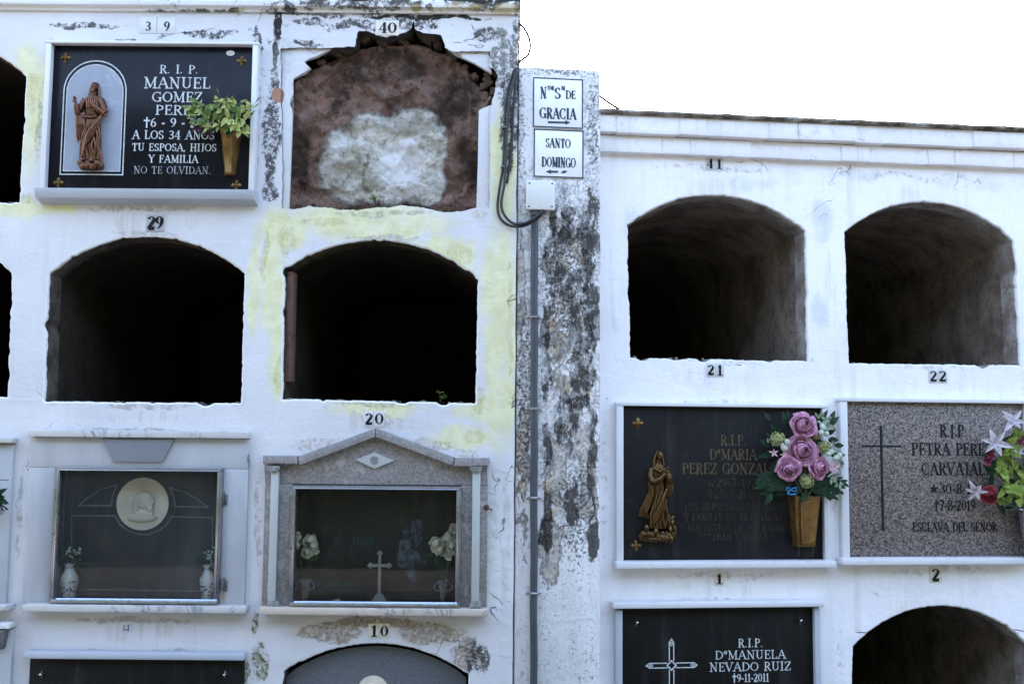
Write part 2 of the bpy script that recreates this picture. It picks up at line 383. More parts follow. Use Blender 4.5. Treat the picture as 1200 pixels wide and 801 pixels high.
    c = b.mix(b.cover(bk2, n5, .36, .12, .5), c, (.03, .028, .025))
    gy = b.ells(E(LF, (590, 60, 34, 70), (580, 90, 20, 40), (330, 70, 30, 60), (592, 640, 14, 200), (575, 620, 20, 120)), 1.5, wp)
    c = b.mix(b.math('MULTIPLY', b.cover(gy, n5, .40, .25, .45), .6), c, (.34, .35, .32))
    # a lump of brick laid bare
    bp = b.cover(b.ells(E(LF, (326, 112, 9, 12)), 3, b.warp(14, .03)), mid, .30, .03, .8)
    c = b.mix(bp, c, (.36, .20, .14))
    ck = cracks(b, b.ells(E(LF, (320, 40, 60, 60), (560, 45, 70, 60), (580, 640, 26, 130), (490, 20, 70, 24), (550, 770, 50, 40), (240, 44, 120, 14), (600, 420, 8, 240), (45, 560, 20, 120)), 2.0), 9, .018)
    c = b.mix(b.math('MULTIPLY', ck, .6), c, (.10, .095, .09))
    hh = b.math('SUBTRACT', h, b.math('MULTIPLY', ck, 1.2)); hh = b.math('SUBTRACT', hh, b.math('MULTIPLY', fp, .3)); hh = b.math('SUBTRACT', hh, bp)
    return b.fin(c, .9, 0, b.bump(hh, .009, .9), .2)

def mat_right():
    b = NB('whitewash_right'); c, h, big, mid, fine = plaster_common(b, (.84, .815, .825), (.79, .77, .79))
    wp = b.warp(7, .09)
    n1 = b.noise(9, 6, .65); n3 = b.noise(4, 6, .65); n2 = b.noise(34, 6, .7)
    gm = b.ells(E(RF, (860, 215, 130, 26), (1130, 216, 90, 20), (740, 260, 30, 60), (965, 260, 40, 70), (1000, 205, 90, 16), (960, 360, 24, 60)), 1.4, wp)
    c = b.mix(b.math('MULTIPLY', b.cover(gm, n3, .38, .25, .4), .6), c, (.54, .56, .63))
    ws = b.ells(E(RF, (1100, 715, 120, 26), (840, 690, 140, 18)), 1.5, wp)
    c = b.mix(b.math('MULTIPLY', b.cover(ws, n3, .36, .3, .4), .5), c, (.74, .69, .61))  # cream plaster; warm ground bounce under the sills is put into the colour too
    dk = b.ells(E(RF, (710, 560, 8, 240), (950, 420, 16, 6), (740, 420, 8, 6), (985, 760, 14, 60), (728, 350, 6, 6), (1025, 700, 10, 30)), 1.6, wp)
    c = b.mix(b.math('MULTIPLY', b.cover(dk, n2, .52, .12, .42), .6), c, (.28, .25, .19))
    gl = b.ells(E(RF, (840, 424, 110, 8), (1095, 431, 110, 8), (850, 470, 140, 6), (850, 674, 140, 12), (1100, 668, 130, 10), (845, 703, 130, 6), (978, 560, 8, 120), (840, 196, 160, 8), (1080, 208, 160, 8), (945, 418, 12, 10), (740, 414, 10, 10)), 1.5, wp)
    c = b.mix(b.math('MULTIPLY', b.cover(gl, n2, .43, .18, .40), .5), c, (.33, .31, .28))
    run = b.noise(1, 6, .7, st=(20, 1, 2.0)); dr = b.ells(E(RF, (840, 444, 110, 26), (1095, 452, 110, 26), (840, 222, 150, 34), (1090, 234, 150, 30), (840, 690, 130, 24), (965, 330, 30, 140), (716, 330, 16, 160)), 1.4, wp)
    c = b.mix(b.math('MULTIPLY', b.cover(dr, run, .47, .16, .36), .42), c, (.55, .54, .55))
    # the later plaster skin that ends in a ragged line above the lowest open niche
    z = b.axis(2); x = b.axis(0); _, zl = RF.uv(1100, 737); ul, _ = RF.uv(1000, 737)
    ln = b.math('ADD', b.math('MULTIPLY', b.math('SUBTRACT', b.noise(3.2, 5, .6, st=(1, 1, .2)), .5), .10), zl)
    skin = b.math('MULTIPLY', b.mr(b.math('SUBTRACT', z, ln), -.002, .002), b.mr(x, ul, ul+.04))
    lineA = b.math('MULTIPLY', b.mr(b.math('ABSOLUTE', b.math('SUBTRACT', z, ln)), 0, .005, 1, 0), b.mr(x, ul, ul+.04))
    c = b.mix(b.math('MULTIPLY', lineA, .45), c, (.30, .28, .24))
    ck = cracks(b, b.ells(E(RF, (1060, 205, 160, 20), (850, 190, 120, 14), (960, 240, 20, 60), (840, 425, 120, 10)), 2.0), 7, .012)
    c = b.mix(b.math('MULTIPLY', ck, .6), c, (.2, .19, .18))
    hh = b.math('ADD', b.math('SUBTRACT', h, b.math('MULTIPLY', ck, 1.0)), b.math('MULTIPLY', skin, 1.3))
    return b.fin(c, .9, 0, b.bump(hh, .009, .9), .2)

def mat_pillar():
    b = NB('mouldy_whitewash'); c, h, big, mid, fine = plaster_common(b, (.80, .79, .79), (.74, .73, .74))
    wp = b.warp(13, .08)
    n2 = b.noise(75, 8, .8); n3 = b.noise(9, 10, .8, st=(1, 1, .6)); n4 = b.noise(17, 10, .8, st=(1, 1, .42)); n5 = b.noise(15, 10, .8); n6 = b.noise(42, 9, .8); n7 = b.noise(30, 9, .8, st=(1, 1, .6))
    pe = b.ells(E(PF, (670, 290, 60, 110), (666, 400, 56, 130), (672, 480, 44, 130), (650, 560, 30, 100), (612, 560, 16, 200), (610, 330, 14, 140), (690, 560, 24, 110), (645, 640, 30, 80)), 1.5, wp)
    fp = b.cover(pe, n3, .43, .05, .34)
    c = b.mix(b.math('MULTIPLY', fp, .85), c, b.mix(b.mr(n6, .40, .6), (.60, .54, .45), (.36, .33, .29)))
    oc = b.ells(E(PF, (660, 430, 44, 100), (650, 390, 34, 70), (610, 540, 14, 150), (668, 300, 44, 70), (645, 580, 26, 90), (690, 470, 16, 60)), 1.4, wp)
    c = b.mix(b.math('MULTIPLY', b.cover(oc, n7, .47, .08, .34), .8), c, (.54, .38, .19))
    gy = b.ells(E(PF, (674, 310, 60, 190), (692, 150, 28, 140), (672, 585, 50, 120), (650, 88, 80, 16), (608, 150, 14, 150), (664, 430, 54, 130)), 1.4, wp)
    c = b.mix(b.math('MULTIPLY', b.cover(gy, n7, .45, .16, .36), .45), c, (.16, .155, .15))
    bk = b.ells(E(PF, (692, 280, 26, 110), (664, 268, 54, 56), (694, 380, 22, 120), (676, 350, 34, 90), (684, 440, 32, 100), (641, 440, 16, 60), (640, 520, 13, 60), (640, 610, 16, 80), (694, 540, 14, 110), (694, 620, 14, 80), (650, 300, 24, 80), (640, 380, 14, 60), (666, 490, 30, 90), (672, 590, 30, 60)), 1.5, wp)
    fb = b.cover(bk, n4, .45, .03, .34); c = b.mix(b.math('MULTIPLY', fb, .94), c, b.mix(b.mr(n6, .4, .62), (.016, .015, .014), (.075, .07, .064)))
    fl = b.math('MULTIPLY', b.math('MULTIPLY', b.mr(n5, .50, .515), b.mr(n6, .38, .43)), b.ells(E(PF, (664, 370, 70, 240)), 2.0)); fl = b.math('MULTIPLY', fl, b.mr(fb, .3, .6, 1.0, .35)); c = b.mix(b.math('MULTIPLY', fl, .93), c, (.80, .795, .79))
    sp = b.ells(E(PF, (696, 140, 20, 130), (609, 150, 14, 150), (655, 84, 70, 12), (664, 330, 70, 170), (615, 470, 20, 240), (674, 600, 50, 130)), 1.5, wp)
    c = b.mix(b.math('MULTIPLY', b.cover(sp, n2, .47, .07, .22), b.mr(n3, .38, .54, .3, .9)), c, (.045, .042, .038))
    c = b.mix(b.math('MULTIPLY', b.mr(n2, .535, .60), b.mr(n4, .44, .56, 0, .85)), c, (.13, .115, .10)); c = b.mix(b.math('MULTIPLY', b.mr(n7, .575, .60), .6), c, (.36, .31, .25))
    hh = b.math('SUBTRACT', b.math('ADD', h, b.math('MULTIPLY', n4, .8)), b.math('MULTIPLY', b.math('SUBTRACT', fp, fl), 1.3))
    return b.fin(c, .92, 0, b.bump(hh, .012, 1.0), .15)

def mat_cornice_left():
    b = NB('whitewash_cornice'); c, h, big, mid, fine = plaster_common(b, (.70, .69, .68), (.62, .61, .60))
    wp = b.warp(9, .05); n1 = b.noise(12, 7, .7); n2 = b.noise(38, 6, .7); n5 = b.noise(24, 9, .78)
    W = -.035
    bk = b.ells(E(LF, (430, 4, 170, 16), (560, 3, 90, 14), (330, 8, 40, 16), (610, 8, 16, 30), (230, 12, 120, 8), (400, 2, 40, 20), (60, 14, 80, 4), w=W), 1.6, wp)
    c = b.mix(b.math('MULTIPLY', b.cover(bk, n5, .42, .10, .40), .94), c, (.045, .04, .036))
    oc = b.ells(E(LF, (520, 8, 120, 12), (590, 10, 40, 12), (300, 12, 60, 8), w=W), 1.5, wp)
    c = b.mix(b.math('MULTIPLY', b.cover(oc, n1, .44, .15, .45), .7), c, (.46, .38, .20))
    top = b.ells(E(LF, (580, -2, 130, 9), (400, -3, 60, 8), w=W), 2.0, wp)
    c = b.mix(b.cover(top, n1, .36, .12, .5), c, (.03, .028, .025))
    ck = cracks(b, b.ells(E(LF, (350, 5, 330, 24), w=W), 3), 10, .016)
    c = b.mix(b.math('MULTIPLY', ck, .9), c, (.05, .045, .04))
    return b.fin(c, .92, 0, b.bump(b.math('SUBTRACT', h, ck), .006, .8), .15)

def mat_cornice_right():
    b = NB('whitewash_bricks'); c, h, big, mid, fine = plaster_common(b, (.83, .80, .81), (.77, .745, .76)); c = b.mix(b.mr(b.noise(24, 7, .75), .56, .68, 0, .5), c, (.45, .44, .42))
    return b.fin(c, .92, 0, b.bump(h, .005, .8), .15)

def mat_cap():
    b = NB('mossy_cap'); n1 = b.noise(14, 7, .7); n2 = b.noise(40, 5, .7)
    c = b.ramp(n1, [(.38, (.05, .045, .035)), (.5, (.17, .15, .12)), (.62, (.42, .40, .38))])
    return b.fin(c, .95, 0, b.bump(n2, .006, .8), .1)

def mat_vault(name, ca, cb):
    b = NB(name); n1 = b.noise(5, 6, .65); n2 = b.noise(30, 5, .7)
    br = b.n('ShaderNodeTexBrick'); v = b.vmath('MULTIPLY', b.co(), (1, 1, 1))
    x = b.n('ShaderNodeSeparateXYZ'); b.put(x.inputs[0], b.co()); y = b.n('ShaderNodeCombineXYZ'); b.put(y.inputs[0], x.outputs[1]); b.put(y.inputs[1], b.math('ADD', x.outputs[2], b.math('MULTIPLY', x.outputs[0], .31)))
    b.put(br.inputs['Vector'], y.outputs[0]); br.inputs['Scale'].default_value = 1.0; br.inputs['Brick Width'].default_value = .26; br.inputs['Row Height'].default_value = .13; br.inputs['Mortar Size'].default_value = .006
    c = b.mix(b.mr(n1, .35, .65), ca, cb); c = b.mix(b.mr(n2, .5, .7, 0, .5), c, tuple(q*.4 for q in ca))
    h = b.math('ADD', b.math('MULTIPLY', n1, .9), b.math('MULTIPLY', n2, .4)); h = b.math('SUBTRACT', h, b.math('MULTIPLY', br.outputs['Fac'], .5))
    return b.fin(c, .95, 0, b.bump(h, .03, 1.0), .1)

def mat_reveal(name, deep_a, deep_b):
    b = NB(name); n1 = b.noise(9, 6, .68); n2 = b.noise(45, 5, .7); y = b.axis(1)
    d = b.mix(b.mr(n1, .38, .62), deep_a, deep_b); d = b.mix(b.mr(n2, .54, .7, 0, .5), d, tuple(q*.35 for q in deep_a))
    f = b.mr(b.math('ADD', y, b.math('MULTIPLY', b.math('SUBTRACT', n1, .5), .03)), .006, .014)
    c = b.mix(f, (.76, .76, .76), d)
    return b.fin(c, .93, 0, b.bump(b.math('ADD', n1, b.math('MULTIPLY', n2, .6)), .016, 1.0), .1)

M = {}
M['wl'] = mat_left(); M['wr'] = mat_right(); M['pil'] = mat_pillar(); M['cl'] = mat_cornice_left(); M['cr'] = mat_cornice_right(); M['cap'] = mat_cap()
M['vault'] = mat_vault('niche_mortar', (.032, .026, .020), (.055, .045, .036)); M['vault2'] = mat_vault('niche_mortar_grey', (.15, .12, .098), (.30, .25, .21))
M['debris'] = simple('crumbled_plaster', (.16, .145, .10), .95, 0, .6, 60); M['back'] = simple('painted_vault_shade', (.02, .017, .014), .95, 0, .5, 9)
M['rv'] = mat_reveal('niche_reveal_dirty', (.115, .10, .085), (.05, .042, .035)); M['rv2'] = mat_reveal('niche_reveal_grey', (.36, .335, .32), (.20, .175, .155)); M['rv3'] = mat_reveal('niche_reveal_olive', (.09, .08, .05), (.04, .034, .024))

# ---------------------------------------------------------------- walls with arched niches
def arc3(a, b, c, n):
    ax, ay = a; bx, by = b; cx, cy = c
    d = 2*(ax*(by-cy)+bx*(cy-ay)+cx*(ay-by))
    ux = ((ax*ax+ay*ay)*(by-cy)+(bx*bx+by*by)*(cy-ay)+(cx*cx+cy*cy)*(ay-by))/d
    uy = ((ax*ax+ay*ay)*(cx-bx)+(bx*bx+by*by)*(ax-cx)+(cx*cx+cy*cy)*(bx-ax))/d
    r = math.hypot(ax-ux, ay-uy); t0 = math.atan2(ay-uy, ax-ux); t1 = math.atan2(cy-uy, cx-ux)
    return [(ux+r*math.cos(t0+(t1-t0)*i/n), uy+r*math.sin(t0+(t1-t0)*i/n)) for i in range(n+1)]
def resample(pts, step, closed=True):
    out = []; n = len(pts)
    for i in range(n if closed else n-1):
        a, b = pts[i], pts[(i+1) % n]; L = math.hypot(b[0]-a[0], b[1]-a[1]); k = max(1, int(round(L/step)))
        for j in range(k): out.append((a[0]+(b[0]-a[0])*j/k, a[1]+(b[1]-a[1])*j/k))
    if not closed: out.append(pts[-1])
    return out
def offset(pts, e):
    """push a clockwise contour outwards"""
    n = len(pts); out = []
    for i in range(n):
        a, b = pts[i-1], pts[(i+1) % n]; tx, ty = b[0]-a[0], b[1]-a[1]; L = math.hypot(tx, ty) or 1
        out.append((pts[i][0]-ty/L*e, pts[i][1]+tx/L*e))
    return out
def jitter(pts, amp, freq, seed, chip=0.0):
    out = []; n = len(pts)
    for i, (x, z) in enumerate(pts):
        a, b = pts[i-1], pts[(i+1) % n]; tx, ty = b[0]-a[0], b[1]-a[1]; L = math.hypot(tx, ty) or 1
        q = mnoise.noise(Vector((x*freq, seed, z*freq)))*amp + mnoise.noise(Vector((x*freq*4, seed+9, z*freq*4)))*amp*.45
        if chip:
            c = mnoise.noise(Vector((x*13, seed+31, z*13))); q += max(0, c-.26)*chip*1.7; c = mnoise.noise(Vector((x*37, seed+51, z*37))); q += max(0, c-.3)*chip*.6
        out.append((x-ty/L*q, z+tx/L*q))
    return out

def niche(wall, fr, bl, sl, ap, sr, br, mrv, mv, seed, depth=2.1, rim=.007, chip=.02, label=None, reveal=.11, cap_only=False):
    """one burial niche: rounded plaster rim and reveal, with the vault behind it; returns the hole to cut from the wall face"""
    U = lambda p: fr.uv(*p)
    pts = [U(bl)] + arc3(U(sl), U(ap), U(sr), 26) + [U(br)]
    pts = jitter(jitter(resample(pts, .007), .0026, 8, seed, chip), .0018, 75, seed+3)
    hole = offset(pts, rim)
    mb = MB(); bm = mb.bm; rows = []
    for k, (e, y) in enumerate([(rim, 0), (rim*.35, rim*.35), (0, rim*1.1), (-.002, reveal*.5), (-.003, reveal)]):
        c = offset(pts, e); rows.append([bm.verts.new((x, y, z)) for x, z in c])
    n = len(pts)
    for a, b in zip(rows, rows[1:]):
        for i in range(n): bm.faces.new((a[i], a[(i+1) % n], b[(i+1) % n], b[i]))
    nv = len(bm.verts); nf = len(bm.faces); rr = random.Random(int(seed*10)); zb = U(bl)
    for k in range(34):
        u = zb[0]+(U(br)[0]-zb[0])*(rr.random() if k > 14 else (rr.random()**3*.3 if k % 2 else 1-rr.random()**3*.3)); v = zb[1]+(U(br)[1]-zb[1])*(u-zb[0])/(U(br)[0]-zb[0]); s = rr.uniform(.003, .010)
        mb.ell((u, rr.uniform(.012, .09), v+s*.1), (s*rr.uniform(.8, 1.7), s, s*rr.uniform(.4, .8)), sub=1)
    bm.verts.ensure_lookup_table(); bm.faces.ensure_lookup_table()
    for f_ in bm.faces[nf:]: f_.material_index = 1
    for q in bm.verts[nv:]: q.co += Vector((mnoise.noise(q.co*190), mnoise.noise(q.co*210), mnoise.noise(q.co*200)))*.002
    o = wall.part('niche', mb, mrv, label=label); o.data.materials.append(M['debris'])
    mb = MB(); bm = mb.bm; rows = []
    base = resample([U(bl)] + arc3(U(sl), U(ap), U(sr), 26) + [U(br)], .03)
    for k in range(13):
        y = reveal - .03 if k == 0 else reveal + .003 + (depth-reveal)*((k-1)/11)**1.5
        row = []
        for x, z in offset(base, .013 if k == 0 else .014):
            q = mnoise.noise(Vector((x*6, y*5, z*6+seed)))*.012 if k else 0
            row.append(bm.verts.new((x+q, y, z+q)))
        rows.append(row)
    n = len(base)
    for a, b in zip(rows, rows[1:]):
        for i in range(n): bm.faces.new((a[i], a[(i+1) % n], b[(i+1) % n], b[i]))
    back = bm.faces.new(rows[-1]); back.material_index = 1  # unlit depth of the vault put into a near-black back colour
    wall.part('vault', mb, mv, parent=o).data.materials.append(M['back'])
    return hole

def face_with_holes(mb, outer, holes, y=0.0):
    bm = mb.bm; es = []
    for loop in [outer]+holes:
        vs = [bm.verts.new((x, y, z)) for x, z in loop]
        for i in range(len(vs)): es.append(bm.edges.new((vs[i], vs[(i+1) % len(vs)])))
    bmesh.ops.triangle_fill(bm, use_beauty=True, edges=es, normal=(0, -1, 0))

def wall_thing(fr, name, label, cat):
    t = Thing.__new__(Thing); t.fr = fr; t.o = (0, 0, 0); t.name = name
    e = bpy.data.objects.new(name, None); COL.objects.link(e); e.location = fr.world(0, 0, 0); e.rotation_euler = (0, 0, fr.a); tag(e, label, cat); t.root = e
    t.tags = (label, cat, None)
    return t

# ---- left block
L = wall_thing(LF, 'burial_niche_block', 'taller whitewashed block of burial niches, stained yellow and black, with a crumbling niche on top', 'burial wall')
holes = []
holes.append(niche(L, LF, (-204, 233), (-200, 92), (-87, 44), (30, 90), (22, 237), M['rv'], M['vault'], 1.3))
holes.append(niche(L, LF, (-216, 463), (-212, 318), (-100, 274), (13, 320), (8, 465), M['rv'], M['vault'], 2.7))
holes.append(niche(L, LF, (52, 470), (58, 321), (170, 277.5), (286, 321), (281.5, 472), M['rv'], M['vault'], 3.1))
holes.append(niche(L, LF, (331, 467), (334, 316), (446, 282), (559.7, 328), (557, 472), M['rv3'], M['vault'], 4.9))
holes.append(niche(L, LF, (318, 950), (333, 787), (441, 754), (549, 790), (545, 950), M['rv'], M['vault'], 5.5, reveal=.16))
for xl, yt, xr, yb in ((61, 548, 257.5, 706), (341, 569, 539.5, 711)):
    xm, ym = (xl+xr)/2, (yt+yb)/2; ha, hb, hc, hd = LF.uv(xl, ym, -.02)[0]-.012, LF.uv(xr, ym, -.02)[0]+.012, LF.uv(xm, yb, -.02)[1]-.012, LF.uv(xm, yt, -.02)[1]+.012
    holes.append([(ha, hc), (ha, hd), (hb, hd), (hb, hc)])
# ragged opening of the broken niche
B40 = [(330, 244), (331, 200), (330, 150), (329, 100), (329, 57), (360, 56), (390, 55.5), (416, 55), (418, 45), (420, 36), (430, 36), (441, 40.5), (453, 43.5), (466, 40.5), (476, 37), (482, 33), (484.5, 25), (487, 35), (497, 38.5), (509, 40), (516, 41), (519, 48), (521, 56), (528, 60), (550, 60), (574, 61), (573.5, 79), (580, 84), (584, 88), (581, 97), (580, 110), (576, 122), (574, 128), (574, 180), (573, 243), (560, 243), (545, 246), (530, 249), (515, 248), (505, 246), (488, 242), (470, 240), (455, 243), (440, 243), (420, 246), (400, 246), (380, 243), (360, 242), (345, 245)]
h40 = jitter(jitter(jitter(resample([LF.uv(*p) for p in B40], .005), .004, 16, 8.8), .003, 45, 2.2), .0018, 110, 4.1)
holes.append(h40)
uR = LF.uv(604, 400)[0]; uL = -4.4
vC = (LF.uv(0, 11.5)[1]+LF.uv(607, 19)[1])/2
edge = [(uR+mnoise.noise(Vector((0, 3, z*.06*6)))*.004, z*.06) for z in range(int(vC/.06), 0, -1)]
outer = [(uL, 0), (uL, vC), (uR, vC)] + edge + [(uR, 0)]
mb = MB(); face_with_holes(mb, outer, holes, 0)
for p, q, y0, y1 in [((uR, 0), (uR, vC), 0, 2.4), ((uL, 0), (uL, vC), 0, 2.4)]:
    pts = [(x, 0, z) for x, z in ([(uR, vC)]+edge+[(uR, 0)] if p[0] == uR else [(uL, 0), (uL, vC)])]
    for a, b2 in zip(pts, pts[1:]): mb.poly3([a, b2, (b2[0], 2.4, b2[2]), (a[0], 2.4, a[2])])
mb.poly3([(uL, 2.4, 0), (uR, 2.4, 0), (uR, 2.4, vC), (uL, 2.4, vC)])
# thickness of the broken plaster skin
bm = mb.bm; r0 = [bm.verts.new((x, 0, z)) for x, z in h40]; r1 = [bm.verts.new((x, .011, z)) for x, z in jitter(offset(h40, .003), .003, 30, 3.3)]
for i in range(len(r0)): bm.faces.new((r0[i], r0[(i+1) % len(r0)], r1[(i+1) % len(r0)], r1[i]))
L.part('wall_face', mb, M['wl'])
mb = MB(); bm = mb.bm; rows = []
for k, (e_, y_) in enumerate([(.002, .0105), (.006, .03), (.0, .07), (.02, .15), (.03, .34), (.03, .60)]):
    rows.append([bm.verts.new((x, y_, z)) for x, z in jitter(jitter(h40, .004 if k else .0005, 22, 5.5+k) if not k else [(x+mnoise.noise(Vector((x*40, k*3, z_*40)))*.012, z_+e_*.4+mnoise.noise(Vector((x*40, k*3+9, z_*40)))*.012) for x, z_ in h40], .002, 60, 1.5+k)])
for a, b2 in zip(rows, rows[1:]):
    for i in range(len(a)): bm.faces.new((a[i], a[(i+1) % len(a)], b2[(i+1) % len(a)], b2[i]))
BROKEN = mb
# rebate around the broken niche
mb = MB()
for poly in ([(326, 54), (392, 54), (383, 60), (371, 66.5), (362, 69), (355, 72), (364, 80), (356, 86), (343, 92), (343, 120), (341.5, 160), (340, 200), (338, 247), (326, 247)],
             [(524, 57), (577, 59), (576, 86), (566, 80), (556, 74), (545, 69), (534, 64)],
             [(561, 129), (568, 126), (578, 122), (577, 247), (558, 247), (560, 190)]):
    mb.prism([LF.uv(x, y, .014) for x, y in poly][::-1], .014, .034, .003)
L.part('niche_rebate', mb, M['wl'])
# the closing wall of clay and rubble inside the broken niche
def fill_mat():
    b = NB('crumbling_clay'); n1 = b.noise(9, 9, .74); n2 = b.noise(34, 9, .78); n3 = b.noise(5, 7, .68); wp = b.warp(6, .12)
    c = b.mix(b.mr(n1, .38, .62), (.10, .060, .045), (.25, .155, .118))
    sep = b.n('ShaderNodeSeparateColor'); b.put(sep.inputs[0], b.vor(9, 'F1', vec=b.warp(5, .16), out=1))
    c = b.mix(b.math('MULTIPLY', b.mr(sep.outputs[0], .55, .7, 0, .7), b.mr(n2, .38, .5)), c, (.27, .175, .14))
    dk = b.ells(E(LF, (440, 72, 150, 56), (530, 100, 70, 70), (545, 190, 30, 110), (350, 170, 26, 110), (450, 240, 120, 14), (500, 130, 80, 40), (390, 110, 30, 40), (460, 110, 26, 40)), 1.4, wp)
    c = b.mix(b.math('MULTIPLY', b.cover(dk, n1, .36, .2, .4), .85), c, (.022, .017, .014))  # black dirt, with the shade of the void under the arch painted in
    c = b.mix(b.math('MULTIPLY', b.mr(n2, .53, .62), .8), c, (.03, .022, .018))
    pk = b.ells(E(LF, (450, 232, 90, 14), (372, 215, 20, 40), (520, 228, 40, 18), (355, 130, 18, 40)), 1.5, wp)
    c = b.mix(b.math('MULTIPLY', b.cover(pk, n2, .42, .15, .4), .8), c, (.28, .195, .175))
    pa = b.ells(E(LF, (448, 188, 92, 76), (420, 194, 68, 68), (482, 170, 60, 62), (492, 208, 48, 48), w=.06), 2.4, b.warp(8, .09))
    fp = b.cover(pa, b.math('ADD', b.math('MULTIPLY', n1, .6), b.math('MULTIPLY', n2, .4)), .27, .17, .55)
    wc = b.mix(b.mr(n3, .38, .6), (.66, .63, .57), (.42, .40, .35))
    wc = b.mix(b.mr(n2, .50, .62, 0, .8), wc, (.20, .19, .15))
    gr = b.ells(E(LF, (412, 185, 50, 50), (470, 152, 80, 18), (430, 215, 26, 40), (505, 180, 34, 40), (395, 215, 24, 30), w=.06), 1.4, wp)
    wc = b.mix(b.math('MULTIPLY', b.cover(gr, n1, .38, .2, .42), .6), wc, b.mix(n3, (.24, .23, .12), (.19, .18, .14)))
    cen = b.ells(E(LF, (470, 196, 50, 50), (440, 128, 50, 12), (400, 165, 20, 20), w=.06), 1.8, wp)
    wc = b.mix(b.math('MULTIPLY', b.cover(cen, n1, .36, .14, .45), .82), wc, (.72, .71, .71))
    wc = b.mix(b.math('MULTIPLY', b.cover(b.ells(E(LF, (430, 215, 8, 34), (434, 190, 5, 26), w=.06), 1.6, wp), n2, .40, .15, .4), .7), wc, (.10, .09, .07))
    c = b.mix(b.math('MULTIPLY', fp, .96), c, wc)
    h = b.math('ADD', b.math('MULTIPLY', n1, 1.0), b.math('MULTIPLY', n2, .6)); h = b.math('ADD', h, b.math('MULTIPLY', fp, .35))
    return b.fin(c, .97, 0, b.bump(h, .022, 1.0), .05)
M['fill'] = fill_mat()
u0, v0 = LF.uv(318, 256, .07); u1, v1 = LF.uv(592, 18, .07)
ARCH = [(318, 118), (343, 100), (365, 80), (400, 64), (445, 52), (500, 52), (540, 72), (562, 100), (592, 130)]
AL = [LF.uv(x, y, .07) for x, y in ARCH]
def arch_z(u):
    for (a, za), (b, zb) in zip(AL, AL[1:]):
        if a <= u <= b: return za+(zb-za)*(u-a)/(b-a)
    return AL[0][1] if u < AL[0][0] else AL[-1][1]
pcu, pcv = LF.uv(450, 188, .06)
def fillp(i, j):
    u = u0+(u1-u0)*i; v = v0+(v1-v0)*j; P = Vector((u*9, 1.7, v*9))
    y = .08 + mnoise.fractal(P, .8, 2.1, 6)*.024 - max(0, .32-abs(mnoise.noise(Vector((u*11, 4, v*8)))))*.05
    k = (v-(arch_z(u)-.004+.02*mnoise.noise(Vector((u*12, 9, 0)))))/.045; k = max(0, min(1, k)); y += .42*k*k*(3-2*k)
    d = math.hypot((u-pcu)/.30, (v-pcv)/.24) + mnoise.noise(Vector((u*8, 2, v*8)))*.2
    if d < 1: y -= .016*min(1, (1-d)*6)
    return (u, y, v)
mb = MB(); mb.grid(fillp, 150, 130)
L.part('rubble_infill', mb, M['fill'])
# broken brick ends beside the infill
mb = BROKEN; nf = len(mb.bm.faces)
rr = random.Random(9); LB = [(572, 94, 5, 6), (578, 106, 4, 5), (568, 112, 4, 6), (575, 118, 4, 3), (566, 100, 4, 4), (571, 86, 4, 3), (472, 47, 9, 3), (428, 45, 6, 3), (448, 49, 7, 2.5), (500, 46, 7, 3), (512, 50, 5, 4), (350, 94, 5, 4), (358, 86, 4, 3), (376, 72, 5, 3), (396, 63, 5, 2.5), (530, 68, 5, 3), (545, 78, 4, 4), (556, 88, 4, 4)] + [(rr.uniform(345, 560), rr.uniform(236, 243), rr.uniform(1, 3), rr.uniform(.8, 2)) for k in range(16)]
for (x, y, sx, sy) in LB:
    rot = rr.uniform(-.6, .6)
    u, v = LF.uv(x, y, .06); mm = Matrix.Rotation(rot, 3, 'Y')
    k0 = len(mb.bm.verts); mb.box(-sx/PXM, sx/PXM, -.02*min(1, sx/4), .05*min(1, sx/4), -sy/PXM, sy/PXM, .0015*min(sx, 3)); mb.bm.verts.ensure_lookup_table()
    for q in mb.bm.verts[k0:]:
        q.co = mm @ q.co + Vector((u, .085, v)) + Vector((mnoise.noise(q.co*60), mnoise.noise(q.co*50+Vector((3, 0, 0))), mnoise.noise(q.co*55+Vector((0, 5, 0)))))*.004
mb.bm.faces.ensure_lookup_table()
for f_ in mb.bm.faces[nf:]: f_.material_index = 1
L.part('broken_edge', mb, simple('mouldy_shaded_masonry', (.05, .042, .036), .95, 0, .6, 30, .01, 40)).data.materials.append(simple('broken_brick', (.085, .055, .04), .95, 0, .5, 25, .01, 40))  # black mould and the shadow beneath the broken top share this dark colour
# brick strip left standing on the jamb of the niche under the broken one
mb = MB(); a = LF.uv(334, 318, .035); c2 = LF.uv(345, 447, .035)
mb.box(LF.uv(334.5, 400, .035)[0], LF.uv(342, 400, .035)[0], .035, .11, c2[1], a[1], .003)
L.part('clay_strip', mb, simple('clay_strip', (.115, .062, .046), .9, 0, .3, 20, .008, 60))
# cornice and roof slope
vT = LF.uv(560, -2.5, -.035)[1]
mb = MB(); prof = [(0.0, vC), (-.012, vC), (-.016, vC+.012), (-.034, vC+.016), (-.036, vC+.022), (-.036, vT-.01), (-.03, vT), (2.44, vT+.12), (2.44, vC)]
mb.extr_x(prof, uL-.02, uR+.012)
L.part('cornice', mb, M['cl'])

